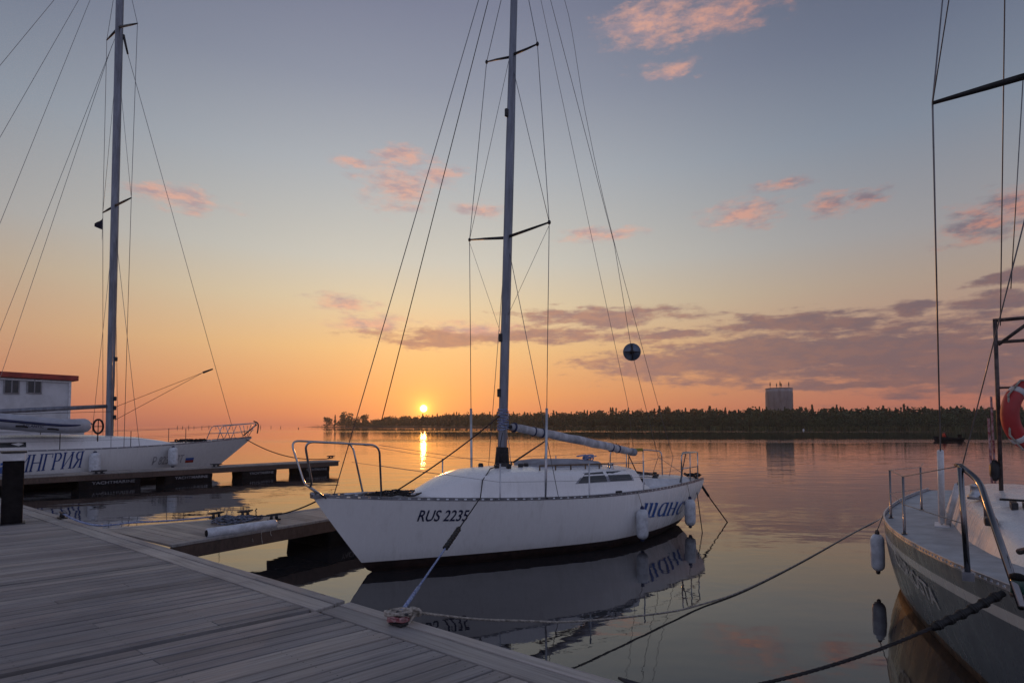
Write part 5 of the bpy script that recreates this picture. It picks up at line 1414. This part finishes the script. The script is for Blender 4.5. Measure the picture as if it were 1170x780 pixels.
# things lying on the short finger: white fender tube, coil, cleats
ta, tb_ = onz(236, 609, DZ + .06), onz(315, 598, DZ + .06)
tt = thing('dock_fender', 'white tube fender lashed along the edge of the short finger pontoon', 'fender', (ta + tb_) / 2)
cc = Vector(tt.location)
MB().tube([ta, ta.lerp(tb_, .02), ta.lerp(tb_, .98), tb_], [.062, .072, .072, .062], 16).build('tube', FEND, tt, cc)
MB().tube([ta - (tb_ - ta).normalized() * .006, ta + (tb_ - ta).normalized() * .02], .05, 12).build('end_opening', BLACKP, tt, cc)
for i in range(7):
    q = ta.lerp(tb_, .08 + .14 * i); MB().tube(smoothpath([q + Vector((.04, -.055, -.045)), q + Vector((.03, -.07, -.12)), q + Vector((.05, -.07, -.16 - .05 * (i % 3)))]), .005, 5).build('lashing', ROPEW, tt, cc)
mb = MB()
for i in range(12):
    c2 = onz(270 + random.uniform(-16, 18), 594 + random.uniform(-2, 3), DZ + .02 + .004 * i); r_ = random.uniform(.09, .2)
    mb.tube([c2 + Vector((r_ * 1.2 * math.cos(a), r_ * math.sin(a), .02 + .02 * math.sin(3 * a + i))) for a in [2 * math.pi * k / 16 for k in range(16)]], .012, 5, closed=True)
c2 = onz(270, 594, DZ); o = mb.build('rope_coil', mat('grey_blue_rope', (0.16, 0.18, 0.24), .9, var=.3, vscale=30), None, c2); o.location = c2; tag(o, 'grey rope heaped on the short finger pontoon behind the white tube', 'rope')
for (px, py, lab) in ((247, 592, 'cleat at the left end of the rope heap on the short finger pontoon'), (280, 590, 'cleat on the far edge of the short finger pontoon right of the rope heap'), (313, 594, 'dark cleat at the right end of the white tube on the short finger')):
    t = thing('mooring_cleat', lab, 'cleat', onz(px, py, DZ + .01), math.atan2(fd.y, fd.x)); cleat_parts(t, .17)
rope('dock_rope', 'thin pale rope drooping from the short finger pontoon edge toward the yacht bow', sagline(onz(318, 596, DZ + .03), onz(371, 594, .40), .14), .008, ROPEW)
rope('mooring_rope', 'dark bow rope from the stem of the middle yacht to the short finger pontoon', sagline(Y.wld((.15, .1, Y.sheer(.1) - .03)), onz(283, 588, DZ + .06), .10), .011, ROPED)
rope('mooring_rope', 'dark bow rope from the stem of the left yacht to the long finger end', sagline(V.wld((.35, .15, V.sheer(.3) - .05)), onz(380, 523, DZ + .2), .35), .02, ROPED)
for (px, py, lab) in ((113, 541, 'cleat on the long finger pontoon under the name of the left yacht'), (247, 533, 'cleat on the long finger pontoon under the bow of the left yacht'), (378, 523, 'tall dark cleat at the outer end of the long finger pontoon')):
    p_ = onz(px, py, DZ + .01); t = thing('mooring_cleat', lab, 'cleat', p_, math.atan2(gd.y, gd.x)); cleat_parts(t, .26)

# ------------------------------------------------------------------ small motor boat with a person, far out
mp_ = onz(1083, 503.5, 0); mt = thing('motor_boat', 'small dark open motor boat far out on the water at the right', 'motorboat', mp_, R(186))
mb = MB(); rows = []
for i in range(13):
    s_ = i / 12; x = -1.9 + 3.8 * s_; hw = .72 * (1 - max(0, (s_ - .45) / .55) ** 2.2); z1 = .42 + .22 * s_ ** 2
    rows.append([(x + .25 * s_, -hw, z1), (x + .1 * s_, -hw * .85, .15), (x, -hw * .3, -.12), (x, hw * .3, -.12), (x + .1 * s_, hw * .85, .15), (x + .25 * s_, hw, z1)])
mb.grid(rows, 0, True); mb.add(rows[0], [tuple(range(6))]); mb.grid([[(r_[0][0], r_[0][1] * .93, r_[0][2] - .1), (r_[-1][0], r_[-1][1] * .93, r_[-1][2] - .1)] for r_ in rows])
mb.build('hull', STEELD, mt)
MB().box((-1.75, 0, .62), (.32, .34, .5)).tube([(-1.95, 0, .5), (-2.0, 0, -.3)], .07, 8).build('outboard_motor', BLACKP, mt, bevel=.05)
MB().box((-.9, 0, .36), (.25, 1.2, .05)).build('thwart', RUSTY, mt); MB().box((.5, 0, .40), (.25, 1.2, .05)).build('thwart', RUSTY, mt)
def skin_body(name, joints, edges, m, parent):
    me = bpy.data.meshes.new(name); me.from_pydata([j[0] for j in joints], edges, []); me.materials.append(m)
    o = bpy.data.objects.new(name, me); COL.objects.link(o); o.parent = parent
    md_ = o.modifiers.new('skin', 'SKIN'); md_.use_smooth_shade = True
    me.skin_vertices.new() if not me.skin_vertices else None
    for v_, j in zip(me.skin_vertices[0].data, joints): v_.radius = (j[1], j[1])
    me.skin_vertices[0].data[0].use_root = True
    sv = o.modifiers.new('sub', 'SUBSURF'); sv.levels = 1; sv.render_levels = 1
    return o
SKIN = mat('skin', (0.30, 0.18, 0.13), .6); DARKCL = mat('dark_clothes', (0.02, 0.022, 0.03), .9)
pr = thing('person', 'person in a red life jacket sitting in the small motor boat', 'person', mt.matrix_basis @ Vector((.5, 0, .42)), R(6))
J = [((0, 0, .08), .15), ((0, 0, .32), .15), ((0, 0, .52), .14), ((0, 0, .62), .06), ((0, 0, .72), .10), ((0, 0, .82), .095),
     ((.18, .1, .10), .09), ((.45, .12, .08), .075), ((.47, .12, -.28), .05), ((.18, -.1, .10), .09), ((.45, -.12, .08), .075), ((.47, -.12, -.28), .05),
     ((0, .22, .50), .06), ((.05, .27, .27), .05), ((.26, .22, .18), .04), ((0, -.22, .50), .06), ((.05, -.27, .27), .05), ((.26, -.22, .18), .04)]
E_ = [(0, 1), (1, 2), (2, 3), (3, 4), (4, 5), (0, 6), (6, 7), (7, 8), (0, 9), (9, 10), (10, 11), (2, 12), (12, 13), (13, 14), (2, 15), (15, 16), (16, 17)]
skin_body('body', J, E_, DARKCL, pr)
MB().lathe([(.12, .60), (.19, .54), (.21, .35), (.20, .12), (.15, .10)], n=12).build('life_jacket', mat('life_jacket_red', (0.55, 0.06, 0.03), .7), pr)
MB().lathe([(.03, .64), (.10, .68), (.112, .75), (.09, .83), (.03, .86)], n=12).build('face', SKIN, pr)
MB().lathe([(.118, .78), (.115, .83), (.08, .875), (.02, .89)], n=12).build('hair', DARKCL, pr)

# stakes and buoys far out
first = None
for i, (px, h_) in enumerate([(203, .7), (209, .5), (216, .9), (222, .5), (231, .6), (239, .8), (247, .5), (256, .7), (263, .5), (283, .6), (298, .9), (310, .6), (321, .5)]):
    d_ = 430 + random.uniform(-20, 40); p_ = Vector(((px - CX) / FPX * d_, d_, -.3))
    if first is None:
        o = MB().tube([(0, 0, 0), (.05, 0, 1.6)], [.22, .16], 6).build('marker_stake', STEELD); first = o
    else:
        o = first.copy(); COL.objects.link(o)
    o.location = p_; o.scale = (1, 1, .6 + h_)
    tag(o, 'dark stake standing in the open water on the left horizon', 'stake', 'stakes on the horizon')
def buoy(px, py, label, m, r=.35):
    p_ = onz(px, py, 0); t = thing('buoy', label, 'buoy', p_)
    MB().lathe([(r * .6, -.2), (r, .1), (r * .85, .35), (r * .3, .6)], n=12).build('float', m, t); MB().tube([(0, 0, .5), (0, 0, 1.1)], .04, 6).build('rod', STEELD, t)
buoy(918, 491.5, 'small pale buoy on the water below the round tower', WHITEP)
buoy(341, 489.6, 'small dark buoy on the open water off the low spit', STEELD, .3)
